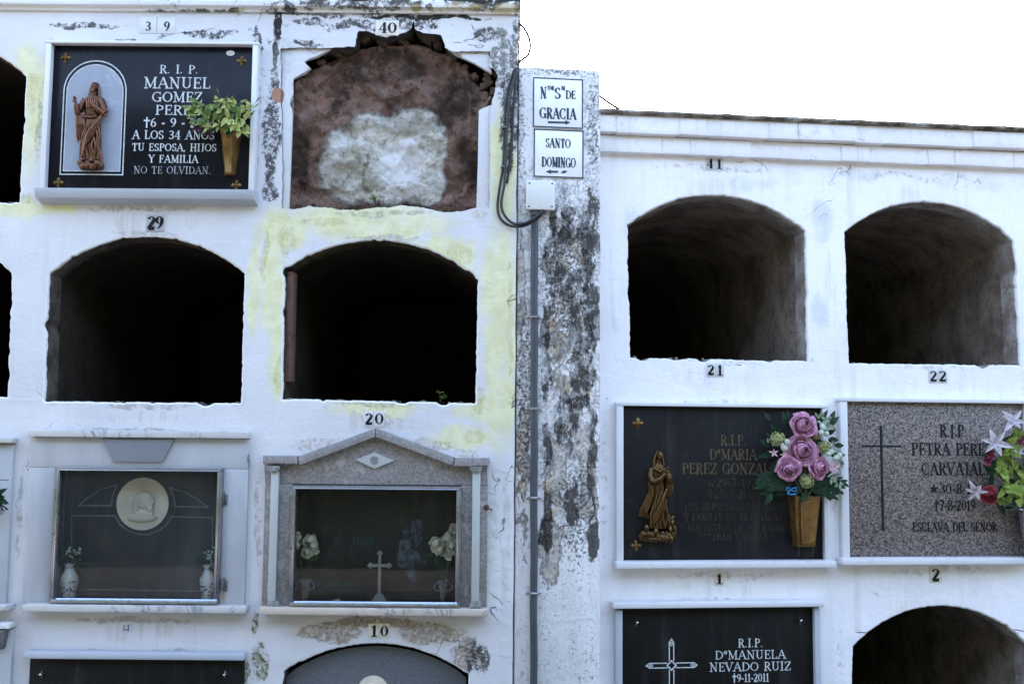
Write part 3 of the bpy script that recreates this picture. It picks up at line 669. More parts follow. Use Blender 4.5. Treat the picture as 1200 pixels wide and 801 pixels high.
# ---- pillar
P = wall_thing(PF, 'masonry_post', 'narrow whitewashed pillar between the two burial walls, flaking and covered in black mould', 'pillar')
pu0 = uR+.006; pu1 = PF.uv(703, 440)[0]; pv = PF.uv(655, 80.5)[1]
mb = MB()
def ppt(i, j):
    return (pu0+(pu1-pu0)*i, 0, pv*j)
n = 60; outl = [(pu0, 0), (pu0, pv)] + [(pu0+(pu1-pu0)*k/8, pv+mnoise.noise(Vector((k*.7, 2, 0)))*.003) for k in range(1, 8)] + [(pu1, pv)] + [(pu1+mnoise.noise(Vector((4, z*.3, 0)))*.0035+mnoise.noise(Vector((7, z*.9, 0)))*.002, pv*(1-z/n)) for z in range(1, n)] + [(pu1, 0)]
mb.prism(outl, 0, .30, .007)
P.part('shaft', mb, M['pil'])

# ---- right block
R = wall_thing(RF, 'burial_niche_block', 'lower whitewashed block of burial niches right of the pillar, with a stepped brick cornice', 'burial wall')
holes = []
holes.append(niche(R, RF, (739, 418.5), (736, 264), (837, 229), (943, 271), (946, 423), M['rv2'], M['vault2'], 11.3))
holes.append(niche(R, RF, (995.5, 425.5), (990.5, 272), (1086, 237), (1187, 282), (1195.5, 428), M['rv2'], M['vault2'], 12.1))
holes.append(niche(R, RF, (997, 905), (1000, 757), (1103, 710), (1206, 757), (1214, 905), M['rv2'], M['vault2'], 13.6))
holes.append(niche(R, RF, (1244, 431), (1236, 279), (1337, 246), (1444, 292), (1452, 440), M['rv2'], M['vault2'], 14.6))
ru0 = pu1-.06; ru1 = 5.4; rc0 = ru0
vc2b = RF.uv(706, 180)[1]
outer = [(ru0, 0), (ru0, vc2b), (ru1, vc2b), (ru1, 0)]
mb = MB(); face_with_holes(mb, outer, holes, 0)
mb.poly3([(ru0, 0, 0), (ru0, 0, vc2b), (ru0, 2.4, vc2b), (ru0, 2.4, 0)]); mb.poly3([(ru1, 0, 0), (ru1, 0, vc2b), (ru1, 2.4, vc2b), (ru1, 2.4, 0)])
mb.poly3([(ru0, 2.4, 0), (ru1, 2.4, 0), (ru1, 2.4, vc2b), (ru0, 2.4, vc2b)])
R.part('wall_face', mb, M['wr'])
# stepped cornice of whitewashed bricks, under a mossy cap
v1 = RF.uv(706, 157, -.036)[1]; v2 = RF.uv(706, 133, -.07)[1]; v3 = RF.uv(706, 127, -.09)[1]
mb = MB(); random.seed(3)
for (va, vb, w, first, px0) in ((vc2b, v1-.001, -.034, True, 775), (v1+.001, v2, -.068, False, 722)):
    mb.box(rc0, ru1, w+.004, .3, va+.003, vb-.001, 0)
    u = RF.uv(px0, 150, w)[0]; k = 0 if first else 1; js = [u]
    for i in range(60):
        js.append(js[-1]+(.128 if (i+k) % 2 == 0 else .265)+random.uniform(-.006, .006))
    js = [rc0] + [q for q in js if rc0+.02 < q < ru1-.05] + [ru1]
    for a, b2 in zip(js, js[1:]):
        dz = random.uniform(-.002, .0015); dy = random.uniform(-.0025, .0025); k0 = len(mb.bm.verts)
        mb.box(a+.002, b2-.002, w+dy, .05, va+dz, vb-.003+dz, .007); mb.bm.verts.ensure_lookup_table()
        for q in mb.bm.verts[k0:]: q.co += Vector((mnoise.noise(q.co*14), mnoise.noise(q.co*17+Vector((5, 0, 0))), mnoise.noise(q.co*15+Vector((0, 7, 0)))))*.003
R.part('cornice', mb, M['cr'])
mb = MB(); mb.bm
def capp(i, j):
    u = rc0+(ru1-rc0)*i; q = mnoise.noise(Vector((u*14, 0, 3)))*.004+mnoise.noise(Vector((u*45, 0, 7)))*.003
    prof = [(.25, v2+.001), (-.084, v2+.001), (-.092+q, v2+.006), (-.090+q, v3+q), (-.07, v3+.006+q), (2.44, v3+.10), (2.44, v2+.001)]
    y, z = prof[int(round(j*6))]; return (u, y, z)
mb.grid(capp, 400, 6)
R.part('roof_cap', mb, M['cap'])

# ---------------------------------------------------------------- stone, metal, glass
def veined(name, base, vein, scale=4, rough=.35, amt=.8, dirt=(.45, .38, .28)):
    b = NB(name); n = b.noise(scale, 6, .6, dist=1.5); f = b.mr(b.math('ABSOLUTE', b.math('SUBTRACT', n, .5)), 0.0, .03, 1, 0)
    pres = b.mr(b.noise(scale*.6, 3), .48, .62)
    c = b.mix(b.math('MULTIPLY', b.math('MULTIPLY', f, pres), amt), base, vein)
    c = b.mix(b.mr(b.noise(scale*2, 5, .6), .4, .75, 0, .35), c, tuple(q*.8 for q in base))
    c = b.mix(b.mr(b.noise(26, 5, .7), .58, .72, 0, .45), c, dirt)
    return b.fin(c, rough, 0, b.bump(b.noise(70, 3), .0006), .4)
def granite(name, stops, scale, rough=.4, second=None):
    b = NB(name); v = b.vor(scale, 'F1', out=1); s = b.n('ShaderNodeSeparateColor'); b.put(s.inputs[0], v)
    n = b.noise(scale*.5, 4, .7); k = b.math('ADD', b.math('MULTIPLY', s.outputs[0], .6), b.math('MULTIPLY', n, .4))
    c = b.ramp(k, stops)
    if second: c = b.mix(b.mr(b.noise(scale*.14, 4), .58, .68, 0, .7), c, second)
    return b.fin(c, rough, 0, None, .4)
def black_stone(name, col, rough, dust=.12):
    b = NB(name); n = b.noise(3.5, 5, .6); m = b.noise(320, 3, .7); c = b.mix(b.mr(m, .5, .75, 0, .4), col, tuple(q*2.2 for q in col))
    c = b.mix(b.mr(b.noise(2, 6, .7, st=(6, 1, .8)), .48, .75, 0, dust*1.6), c, (.22, .21, .2)); c = b.mix(b.mr(b.noise(9, 6, .7), .55, .75, 0, dust), c, (.25, .24, .22))
    return b.fin(c, b.mr(n, .3, .7, rough*.8, rough*1.3), 0, None, .16)
def metal(name, col, rough, var=.4, scale=25, met=.9):
    b = NB(name); n = b.noise(scale, 6, .65); c = b.ramp(n, [(.3, tuple(q*(1-var) for q in col)), (.7, tuple(min(1, q*(1+var)) for q in col))])
    return b.fin(c, b.mr(n, .3, .7, rough*.8, rough*1.25), met, b.bump(b.noise(90, 3), .0006), .5)
def bronze(name, low, high, rough, met=.8):
    b = NB(name); g = b.n('ShaderNodeNewGeometry').outputs['Pointiness']; n = b.noise(40, 6, .7)
    k = b.mr(b.math('ADD', g, b.math('MULTIPLY', b.math('SUBTRACT', n, .5), .06)), .455, .56); c = b.mix(k, low, high)
    return b.fin(c, b.mr(n, .3, .7, rough*.8, rough*1.3), met, None, .5)
def glass_mat(name='window_glass', dust=.035):
    b = NB(name); t = b.t; t.nodes.remove(b.bsdf)
    tr = b.n('ShaderNodeBsdfTransparent'); tr.inputs[0].default_value = (.86, .90, .90, 1)
    gl = b.n('ShaderNodeBsdfGlossy'); gl.inputs['Roughness'].default_value = .02; gl.inputs[0].default_value = (1, 1, 1, 1)
    fr = b.n('ShaderNodeFresnel'); fr.inputs[0].default_value = 1.3
    mx = b.n('ShaderNodeMixShader'); b.put(mx.inputs[0], fr.outputs[0]); t.links.new(tr.outputs[0], mx.inputs[1]); t.links.new(gl.outputs[0], mx.inputs[2])
    df = b.n('ShaderNodeBsdfDiffuse'); df.inputs[0].default_value = (.52, .58, .66, 1)
    m2 = b.n('ShaderNodeMixShader'); f = b.mr(b.noise(3, 5, .65, st=(2.5, 1, .6)), .35, .75, dust*.4, dust*1.6); b.put(m2.inputs[0], f)
    t.links.new(mx.outputs[0], m2.inputs[1]); t.links.new(df.outputs[0], m2.inputs[2]); t.links.new(m2.outputs[0], b.out.inputs[0])
    return b.m
M['marble'] = veined('white_marble', (.70, .71, .72), (.42, .44, .48), 3, .35, .5)
M['marble_v'] = veined('veined_marble', (.50, .49, .48), (.13, .15, .20), 5, .35, .95)
M['marble_g'] = veined('grey_marble_panel', (.42, .435, .455), (.42, .44, .47), 2.2, .4, .4)
M['white_frame'] = veined('white_stone_frame', (.63, .63, .65), (.5, .52, .56), 2, .4, .3)
M['grey_frame'] = veined('grey_stone_frame', (.40, .43, .48), (.4, .42, .46), 2, .35, .3)
M['sill_dark'] = veined('dusty_grey_stone', (.36, .38, .42), (.3, .3, .32), 2, .4, .3)
M['keystone'] = granite('grey_granite', [(.2, (.16, .178, .205)), (.5, (.185, .205, .235)), (.8, (.22, .24, .27))], 420, .4)
M['granite'] = granite('pink_grey_granite', [(.18, (.02, .02, .023)), (.38, (.085, .075, .075)), (.55, (.16, .14, .137)), (.72, (.25, .19, .15)), (.9, (.36, .32, .30))], 190, .38)
M['grey_slab'] = granite('smooth_grey_slab', [(.2, (.075, .085, .10)), (.6, (.105, .115, .13)), (.9, (.15, .16, .175))], 300, .5)
M['blk_navy'] = black_stone('black_polished_stone', (.0042, .005, .009), .25, .03)
M['blk_soft'] = black_stone('black_honed_stone', (.009, .009, .0098), .55, .05)
M['blk_gran'] = black_stone('black_granite', (.0042, .0044, .0052), .45, .05)
M['blk_dust'] = black_stone('black_dusty_stone', (.014, .018, .024), .4, .06)
M['blk_in'] = black_stone('black_inner_stone', (.007, .007, .0075), .45, .04)
M['etch'] = simple('etched_grey', (.14, .165, .19), .7, spec=.12)
M['etch_dim'] = simple('etched_faint', (.055, .07, .085), .7, 0, .5, 60, spec=.12)
M['etch_green'] = simple('faded_green_letters', (.012, .045, .045), .7, 0, .4, 60, spec=.12)
M['let_white'] = simple('white_letters', (.50, .53, .54), .6, 0, .15, 60, spec=.12)
M['let_silver'] = simple('silver_letters', (.50, .53, .55), .5, .2, .2, 60, spec=.12)
M['let_gold'] = simple('gilt_letters', (.105, .08, .043), .55, .1, .35, 50, spec=.12)
M['let_gold_dim'] = simple('worn_gilt_letters', (.042, .034, .024), .6, .1, .7, 45, spec=.12)
M['let_blk'] = simple('black_letters', (.014, .015, .017), .6, 0, .2, spec=.12)
M['copper'] = bronze('copper_bronze', (.028, .014, .009), (.20, .092, .055), .34, .85)
M['bronze'] = bronze('gilded_bronze', (.014, .009, .005), (.16, .092, .033), .34, .9)
M['brass'] = metal('dull_brass', (.20, .115, .038), .42, .4, 18, .75)
M['brass_dk'] = metal('old_brass', (.15, .09, .028), .42, .5, 40, .75)
M['chrome'] = metal('chrome', (.75, .74, .72), .15, .1, 20, 1.0)
M['alu'] = metal('anodised_aluminium', (.26, .255, .28), .3, .12, 12, .85)
M['alu_sky'] = metal('sky_tinted_aluminium', (.34, .40, .52), .22, .1, 12, .95)  # blue of the reflected sky put into the bead's metal colour
M['steel'] = metal('grey_steel', (.42, .43, .45), .35, .2, 12, .9)
M['hinge'] = metal('dark_hinge', (.14, .14, .15), .5, .3, 40, .6)
M['glass'] = glass_mat('window_glass', .006); M['glass_dusty'] = glass_mat('dusty_window_glass', .032)
M['cream'] = simple('cream_alabaster', (.66, .59, .49), .55, 0, .12, 18, .001, 90)
M['dull'] = simple('dull_plaster', (.13, .118, .10), .7, 0, .25, 40)
M['tile'] = simple('glazed_tile', (.56, .56, .56), .25, 0, .06, 12)
M['tile_dirty'] = simple('dirty_tile', (.66, .62, .54), .35, 0, .2, 40)
M['digit'] = simple('black_digit', (.015, .016, .018), .4, 0, .3, 60, spec=.12)
M['slate'] = granite('mauve_grey_stone', [(.2, (.15, .138, .135)), (.5, (.215, .198, .19)), (.8, (.29, .265, .25))], 150, .6, (.36, .33, .31))
M['slate_bar'] = granite('mauve_grey_moulding', [(.2, (.18, .17, .17)), (.5, (.225, .215, .215)), (.8, (.28, .265, .26))], 150, .6)
M['pilaster'] = veined('pale_green_marble', (.40, .425, .415), (.4, .45, .44), 4, .35, .5)
M['capital'] = granite('dark_green_stone', [(.2, (.13, .14, .135)), (.6, (.22, .23, .22)), (.9, (.34, .34, .33))], 120, .5)
M['porcelain'] = simple('white_porcelain', (.66, .67, .66), .2, 0, .05, 20)
M['blue_paint'] = simple('blue_glaze', (.10, .15, .24), .25, 0, .3, 60)
M['niche_pale'] = veined('pale_grey_marble_panel', (.27, .30, .36), (.40, .43, .48), 7, .4, .6)

# ---------------------------------------------------------------- shared small pieces
def frame_px(t, mb, xl, yt, xr, yb, w0, w1, bl, bt, br, bb, bev=.002):
    """four bars of a rectangular frame, butted end to end; px rectangle at depth w0, bar widths in metres"""
    a, b, c, d = t.rect(xl, yt, xr, yb, w0); y0, y1 = t.d(w0), t.d(w1)
    if bt: mb.box(a, b, y0, y1, d-bt, d, bev)
    if bb: mb.box(a, b, y0, y1, c, c+bb, bev)
    e = .0006
    if bl: mb.box(a, a+bl, y0+e, y1, c+bb+e, d-bt-e, bev)
    if br: mb.box(b-br, b, y0+e, y1, c+bb+e, d-bt-e, bev)
    return a, b, c, d
def rosette(t, px, py, w, r, mat, name='corner_rosette'):
    p = t.p(px, py, w); mb = MB()
    for k in range(4):
        a = k*PI/2+PI/2; ca, sa = math.cos(a), math.sin(a)
        q = lambda f, s, h: (p.x+(ca*f-sa*s)*r, p.y-h*r, p.z+(sa*f+ca*s)*r)
        for s in (1, -1):
            mb.poly3([q(.1, 0, .38), q(.62, .36*s, .1), q(1.0, 0, .04)]); mb.poly3([q(.1, 0, .38), q(.12, .12*s, .2), q(.62, .36*s, .1)])
            mb.poly3([q(.62, .36*s, .1), q(.62, .36*s, -.02), q(1, 0, -.02), q(1, 0, .04)]); mb.poly3([q(.12, .12*s, .2), q(.12, .12*s, -.02), q(.62, .36*s, -.02), q(.62, .36*s, .1)])
    mb.ell((p.x, p.y-.16*r, p.z), (r*.24, r*.26, r*.24), sub=2)
    return t.part(name, mb, mat)
def stud(t, px, py, w, r):
    p = t.p(px, py, w); mb = MB()
    tip = (p.x, p.y-r*.7, p.z+r*.1)
    ring = [(p.x+r*1.1, p.y, p.z), (p.x+r*.3, p.y-r*.1, p.z+r*.3), (p.x, p.y, p.z+r*.9), (p.x-r*.3, p.y-r*.1, p.z+r*.3), (p.x-r*1.1, p.y, p.z), (p.x-r*.3, p.y-r*.1, p.z-r*.3), (p.x, p.y, p.z-r*.9), (p.x+r*.3, p.y-r*.1, p.z-r*.3)]
    for i in range(8): mb.poly3([tip, ring[i], ring[(i+1) % 8]])
    mb.ell((p.x, p.y-r*.6, p.z+r*.1), (r*.26,)*3, sub=2)
    return t.part('corner_stud', mb, M['chrome'])
def remeshed(mb, voxel, smooth=2, factor=.5, name='tmp'):
    me = bpy.data.meshes.new(name); bmesh.ops.recalc_face_normals(mb.bm, faces=mb.bm.faces[:]); mb.bm.to_mesh(me); mb.bm.free()
    o = bpy.data.objects.new(name, me); COL.objects.link(o)
    r = o.modifiers.new('r', 'REMESH'); r.mode = 'VOXEL'; r.voxel_size = voxel
    if smooth: s = o.modifiers.new('s', 'SMOOTH'); s.iterations = smooth; s.factor = factor
    dg = bpy.context.evaluated_depsgraph_get(); ev = o.evaluated_get(dg); m2 = bpy.data.meshes.new_from_object(ev)
    bpy.data.objects.remove(o); bpy.data.meshes.remove(me)
    return m2
def link_mesh(me, name, mat, parent):
    for p in me.polygons: p.use_smooth = True
    me.materials.clear(); me.materials.append(mat); me.name = name
    o = bpy.data.objects.new(name, me); COL.objects.link(o); o.parent = parent; return o

# ---- robed figures in relief; unit height, x across, y towards the wall, z up
def robe_sections(mb, secs, seg=28, fold=.05, nf=9, seed=1.0):
    rows = []
    for cx, cy, z, rx, ry in secs:
        row = []
        for i in range(seg):
            a = 2*PI*i/seg; k = .93+fold*1.5*math.sin(nf*a+seed+z*3)*max(0, 1-z)+fold*.6*math.sin((nf-4)*a-z*5+seed)*max(0, .9-z)
            row.append(mb.bm.verts.new((cx+rx*k*math.cos(a), cy+ry*k*math.sin(a), z)))
        rows.append(row)
    for A, B in zip(rows, rows[1:]):
        for i in range(seg): j = (i+1) % seg; mb.bm.faces.new((A[i], A[j], B[j], B[i]))
    mb.bm.faces.new(rows[0][::-1]); mb.bm.faces.new(rows[-1])
def hand(mb, c, d, up, s):
    c, d, up = Vector(c), Vector(d).normalized(), Vector(up).normalized(); side = d.cross(up).normalized()
    mb.tube([c, c+d*s*.5], [s*.2, s*.28], 8)
    for k, ln in zip((-1.5, -.5, .5, 1.5), (.42, .52, .5, .38)):
        a = c+d*s*.45+side*s*.14*k; mb.tube([a, a+d*s*ln*.55+up*s*.02, a+d*s*ln+up*s*.1], [s*.075, s*.07, s*.05], 6)
    a = c+d*s*.12+side*s*-.22; mb.tube([a, a+d*s*.2-side*s*.16, a+d*s*.42-side*s*.16], [s*.085, s*.08, s*.055], 6)
def head(mb, c, r, turn=0.0, beard=False):
    Rm = Matrix.Rotation(turn, 3, 'Z'); c = Vector(c); P = lambda x, y, z: c+Rm @ Vector((x*r, y*r, z*r))
    mb.ell(c, (r*.74, r*.86, r), Rm, 3); mb.ell(P(0, -.38, -.42), (r*.5, r*.5, r*.5), Rm, 2)
    mb.tube([P(0, -.84, .12), P(0, -1.06, -.18)], [r*.09, r*.16], 8); mb.ell(P(0, -1.0, -.2), (r*.17, r*.13, r*.1), Rm, 2)
    for s in (1, -1):
        mb.tube([P(.1*s, -.84, .2), P(.34*s, -.8, .24), P(.52*s, -.62, .16)], [r*.07, r*.08, r*.06], 6)
        mb.ell(P(.29*s, -.78, .06), (r*.12, r*.07, r*.07), Rm, 2)
        mb.ell(P(.74*s, .02, -.05), (r*.1, r*.18, r*.24), Rm, 2)
    mb.tube([P(-.2, -.84, -.44), P(0, -.92, -.42), P(.2, -.84, -.44)], [r*.05, r*.08, r*.05], 6)
    mb.ell(P(0, -.84, -.54), (r*.15, r*.08, r*.06), Rm, 2)
    if beard: mb.ell(P(0, -.6, -.86), (r*.42, r*.36, r*.4), Rm, 2)
def figure_raised_hand():
    mb = MB()
    robe_sections(mb, [(0.02, 0, .06, .155, .085), (.02, 0, .16, .135, .08), (.02, 0, .32, .128, .078), (.015, 0, .48, .122, .076), (.01, 0, .58, .108, .07), (.01, 0, .68, .118, .074), (.0, 0, .77, .128, .07), (-.0, 0, .815, .11, .058), (.005, 0, .85, .05, .042)])
    mb.tube([(.005, 0, .82), (.012, -.005, .90)], [.04, .036], 10)
    head(mb, (.016, -.022, .935), .058, .12, True)
    mb.ell((.018, .030, .952), (.056, .042, .056)); mb.tube([(-.034, .012, .95), (-.045, .01, .89), (-.055, 0, .83), (-.05, -.02, .79)], [.018, .02, .018, .012], 8); mb.tube([(.066, .012, .95), (.075, .01, .89), (.085, 0, .83), (.08, -.02, .78)], [.018, .02, .018, .012], 8)
    # right arm of the figure, hand lifted; wide sleeve falling from it
    mb.tube([(-.10, 0, .79), (-.155, -.02, .70), (-.175, -.05, .62)], [.048, .046, .042], 10)
    mb.tube([(-.175, -.05, .62), (-.185, -.075, .68), (-.195, -.09, .725)], [.045, .04, .028], 10)
    hand(mb, (-.197, -.092, .73), (-.22, -.1, 1), (.2, -1, 0), .085)
    for k in range(5):
        x = -.185+.022*k; mb.tube([(x, -.05+.006*k, .63), (x+.008, -.05, .5), (x+.012+.006*k, -.045, .36+.02*k), (x+.03, -.04, .30+.02*k)], [.026, .026, .02, .008], 8)
    # left arm folded to the chest
    mb.tube([(.11, 0, .79), (.165, -.02, .70), (.175, -.045, .625)], [.05, .048, .044], 10)
    mb.tube([(.175, -.045, .625), (.12, -.085, .66), (.055, -.098, .70)], [.042, .036, .026], 10)
    hand(mb, (.05, -.1, .703), (-1, -.1, .5), (0, -1, .1), .08)
    mb.ell((.205, -.03, .665), (.03, .03, .022)); mb.tube([(.16, -.06, .62), (.2, -.04, .6), (.215, -.03, .655)], [.02, .02, .014], 8)
    # mantle sweeping across the body, and its folds
    for k in range(6):
        o = k*.026; mb.tube([(.155-o*.2, -.06, .60-o*.7), (.09-o*.3, -.088, .50-o), (.0-o*.3, -.096, .40-o*1.1), (-.07, -.085, .30-o*1.2), (-.10, -.07, .22-o*.8)], [.02, .021, .02, .018, .010], 8)
    rr = random.Random(3)
    for k in range(9):
        x = -.12+.032*k+rr.uniform(-.012, .012); q = rr.uniform(-.03, .03); mb.tube([(.01+x*.5, -.078, rr.uniform(.42, .57)), (x*.8+.01+q, -.072, .38), (x+.012-q, -.074+rr.uniform(-.008, .008), .25), (x*1.1+.015+q, -.07, .10)], [.005, rr.uniform(.008, .016), rr.uniform(.009, .019), rr.uniform(.006, .016)], 8)
    for k in range(5):
        x = -.07+.034*k; mb.tube([(x*.9, -.062, .79), (x*.7+.005, -.08, .70), (x*.6+.01, -.078, .60)], [.008, .012, .009], 8)
    mb.tube([(-.105, -.05, .585), (-.05, -.085, .578), (.02, -.09, .575), (.10, -.07, .585)], [.012]*4, 8)
    for k in range(16):
        a = k*2.4; mb.ell((.02+.15*math.cos(a)*(.4+.04*k % .6), -.02+.05*math.sin(a*1.3)-.03, .04+.018*math.sin(k*1.7)), (.06, .05, .045))
    mb.ell((.02, 0, .02), (.17, .10, .03), sub=3); mb.ell((-.05, -.1, .09), (.03, .04, .018)); mb.ell((.06, -.1, .08), (.03, .04, .018))
    return mb
def figure_on_cloud():
    mb = MB()
    robe_sections(mb, [(.0, 0, .14, .12, .085), (.0, 0, .24, .125, .082), (.02, 0, .40, .125, .08), (.03, 0, .54, .108, .074), (.02, 0, .64, .098, .07), (.015, 0, .72, .115, .074), (.02, 0, .79, .115, .066), (.02, 0, .83, .075, .055), (.02, 0, .86, .045, .04)], fold=.06, nf=8, seed=2.0)
    mb.tube([(.02, 0, .83), (.03, -.01, .90)], [.04, .036], 10)
    head(mb, (.038, -.03, .94), .055, .30)
    mb.ell((.028, .030, .95), (.054, .042, .058)); mb.tube([(-.012, .014, .96), (-.035, .005, .89), (-.05, 0, .82), (-.06, -.02, .76)], [.02, .024, .024, .014], 8); mb.tube([(.08, .014, .95), (.085, .01, .89), (.10, 0, .83)], [.016, .018, .014], 8)
    # both arms brought to the breast, hands together at the right
    mb.tube([(-.075, 0, .79), (-.105, -.03, .71), (-.07, -.075, .65)], [.05, .05, .046], 10)
    mb.tube([(-.07, -.075, .65), (.02, -.11, .685), (.09, -.12, .745)], [.044, .036, .026], 10)
    mb.tube([(.12, 0, .78), (.165, -.03, .70), (.15, -.075, .645)], [.048, .048, .044], 10)
    mb.tube([(.15, -.075, .645), (.13, -.11, .70), (.105, -.122, .75)], [.042, .034, .025], 10)
    hand(mb, (.09, -.122, .745), (.35, -.2, 1), (-.6, -1, 0), .085); hand(mb, (.108, -.124, .745), (.25, -.25, 1), (.6, -1, 0), .085)
    for k in range(4): mb.tube([(.19-.02*k, -.05, .66), (.2-.02*k, -.05, .58), (.18-.018*k, -.05, .5)], [.022, .022, .01], 8)
    # veil blowing out to the left in a long S
    for k in range(7):
        o = k*.018; mb.tube([(-.07-o*.2, -.01-o*.2, .80-o*.3), (-.12+o*.4, .0-o*.3, .66), (-.11+o*.3, -.005-o*.4, .54-o*.4), (-.17+o*.5, 0-o*.3, .43-o*.4), (-.235+o*.7, 0-o*.3, .34-o*.2), (-.25+o*1.2, -.005-o*.2, .285-o*.3), (-.19+o, -.01, .27-o*.2)], [.02, .024, .022, .022, .02, .016, .008], 8)
    rr = random.Random(6)
    for k in range(9):
        x = -.11+.03*k+rr.uniform(-.012, .012); q = rr.uniform(-.03, .03); mb.tube([(.03+x*.35, -.078, rr.uniform(.46, .6)), (x*.75+.02+q, -.074, .44), (x*.9-q, -.077+rr.uniform(-.008, .008), .30), (x*1.05-.02+q, -.075, .15)], [.005, rr.uniform(.008, .016), rr.uniform(.009, .019), rr.uniform(.006, .014)], 8)
    for k in range(5):
        o = k*.028; mb.tube([(.12-o*.2, -.07, .58-o*.5), (.06-o*.2, -.096, .47-o), (-.01-o*.2, -.1, .35-o), (-.08, -.085, .24-o*.6)], [.014, .018, .017, .009], 8)
    mb.tube([(-.06, -.06, .80), (.02, -.085, .765), (.10, -.06, .80)], [.014]*3, 8)
    # cloud with cherub heads
    for k in range(22):
        x = -.23+.0215*k; mb.ell((x, -.02-.02*math.sin(k*2.1), .055+.026*math.sin(k*1.9)), (.05, .055, .05))
    mb.ell((0, 0, .03), (.24, .09, .03), sub=3)
    for hx, hz, r in ((-.17, .15, .042), (-.04, .11, .04), (.17, .135, .04), (.20, .21, .036)):
        head(mb, (hx, -.07, hz), r, .5 if hx < 0 else -.4)
    mb.tube([(.17, -.05, .17), (.15, -.06, .24), (.16, -.06, .29)], [.03, .026, .02], 8); mb.tube([(.2, -.05, .19), (.235, -.06, .14), (.25, -.05, .08)], [.03, .026, .02], 8)
    for s in (-1, 1): mb.tube([(.19, -.05, .245), (.19+.03*s, -.03, .27), (.19+.06*s, -.02, .26)], [.018, .02, .008], 8)
    return mb
def place_figure(t, mb, cx, ybot, ytop, w, mat, name, depth=1.0, voxel=.0017, label=None):
    a = t.p(cx, ybot, w); b2 = t.p(cx, ytop, w); H = (b2.z-a.z)
    for v in mb.bm.verts: v.co = Vector((a.x+v.co.x*H*.8, a.y+(v.co.y-.03)*H*depth, a.z+v.co.z*H))
    o = link_mesh(remeshed(mb, voxel, 1, .5), name, mat, t.root)
    if label: o['label'] = label
    return o
def lettering(t, name, rows, w, mat, T=.15, tt=.065, serif=1.0, parent=None):
    mb = MB()
    for r in rows:
        s, xl, xr, yb, hp = r[:5]; gap = r[5] if len(r) > 5 else ()
        a, b2 = t.p(xl, yb, w), t.p(xr, yb, w); zc = t.p((xl+xr)/2, yb, w).z; h = t.p((xl+xr)/2, yb-hp, w).z-zc
        text(mb, s, a.x, b2.x, zc, h, t.d(w), T, tt, serif, gap=gap)
    return t.part(name, mb, mat, parent)
def outline(mb, pts, wd, y, closed=True):
    n = len(pts); step = 0
    for i in range(n if closed else n-1):
        a, b2 = Vector(pts[i]), Vector(pts[(i+1) % n]); d = b2-a
        if d.length < 1e-6: continue
        d.normalize(); nn = Vector((-d.y, d.x))*wd/2; e = d*wd*.5
        mb.flat([tuple(a-e+nn), tuple(b2+e+nn), tuple(b2+e-nn), tuple(a-e-nn)], y-(i % 7)*.00003)

# ---------------------------------------------------------------- number tiles
NTILE = [0]
def number_tile(fr, xl, yt, xr, yb, s, dl, dt, dr, db, label, mat=None, T=.24, tt=.08, gap=(), w=0.0, serif=1.0, dmat=None):
    t = Thing(fr, (xl+xr)/2, yb, 'number_tile', label, 'number tile', None, w-.003)
    mb = MB(); a, b2, c, d = t.rect(xl, yt, xr, yb, w-.003); mb.box(a, b2, 0, .006, c, d, .0012); t.part('tile', mb, mat or M['tile'])
    if s: lettering(t, 'digit', [(s, dl, dr, db, db-dt, gap)], w-.0042, dmat or M['digit'], T, tt, serif)
number_tile(LF, 163, 20.5, 183, 39, '3', 170, 25.5, 176.5, 36, 'glazed white tile with a black three, above the navy slab', T=.2)
number_tile(LF, 184.4, 21, 205.5, 39.5, '9', 192, 25.5, 198.5, 36.5, 'glazed white tile with a black nine, above the navy slab', T=.2)
number_tile(LF, 440, 24, 467.5, 41.5, '40', 443.5, 26.5, 464.5, 38.5, 'white tile numbered 40 left hanging over the crumbling niche', M['tile_dirty'], T=.26)
number_tile(LF, 171, 251, 192, 271.5, '29', 173, 253.5, 190.5, 268, 'grey tile numbered 29 over the open niche below the navy slab', simple('grey_tile', (.38, .38, .40), .4), T=.3, serif=.2)
number_tile(LF, 426, 481.5, 437.4, 500, '2', 428, 484, 436.4, 496.5, 'tile with a black two at the peak of the gabled memorial', T=.25)
number_tile(LF, 437.9, 481.5, 450.5, 500, '0', 439.5, 484, 449, 496.5, 'tile with a black zero at the peak of the gabled memorial', T=.25)
number_tile(LF, 431.5, 730, 443.8, 747, '1', 434, 732.5, 442, 745, 'yellowed tile with a black one, over the grey arched slab', M['tile_dirty'], T=.26)
number_tile(LF, 444.3, 730, 456.5, 747, '0', 446, 732.5, 454.5, 745, 'yellowed tile with a black zero, over the grey arched slab', M['tile_dirty'], T=.26)
number_tile(LF, 142, 728, 154, 741, '', 0, 0, 0, 0, 'small worn tile with a half lost blue digit under the marble sill', simple('worn_tile', (.55, .56, .57), .5, 0, .2, 60))
t = Thing(LF, 148, 739, 'number_mark', 'x', 'x', None, -.0046, link=False)
mb = MB()
for r in ((144.5, 732, 145.8, 738), (149.5, 731, 151.2, 739), (145.9, 736.6, 149.3, 738)):
    a, b2, c, d = t.rect(*r, -.0046); mb.flat([(a, c), (b2, c), (b2, d), (a, d)], 0)
o = mb.build('digit', M['blue_paint']); par = [q for q in bpy.data.objects if q.get('label', '').startswith('small worn tile')][0]; o.parent = par
u, v = LF.uv(148, 739, -.0046); o.location = Vector((u, -.0046, v))-Vector(par.location)
number_tile(RF, 827, 184.5, 837, 199, '4', 828, 186.5, 836, 197, 'white tile with a black four under the stepped brick cornice', T=.27)
number_tile(RF, 837.5, 184.5, 848, 199.5, '1', 839.2, 187, 846, 197.5, 'white tile with a black one under the stepped brick cornice', T=.27)
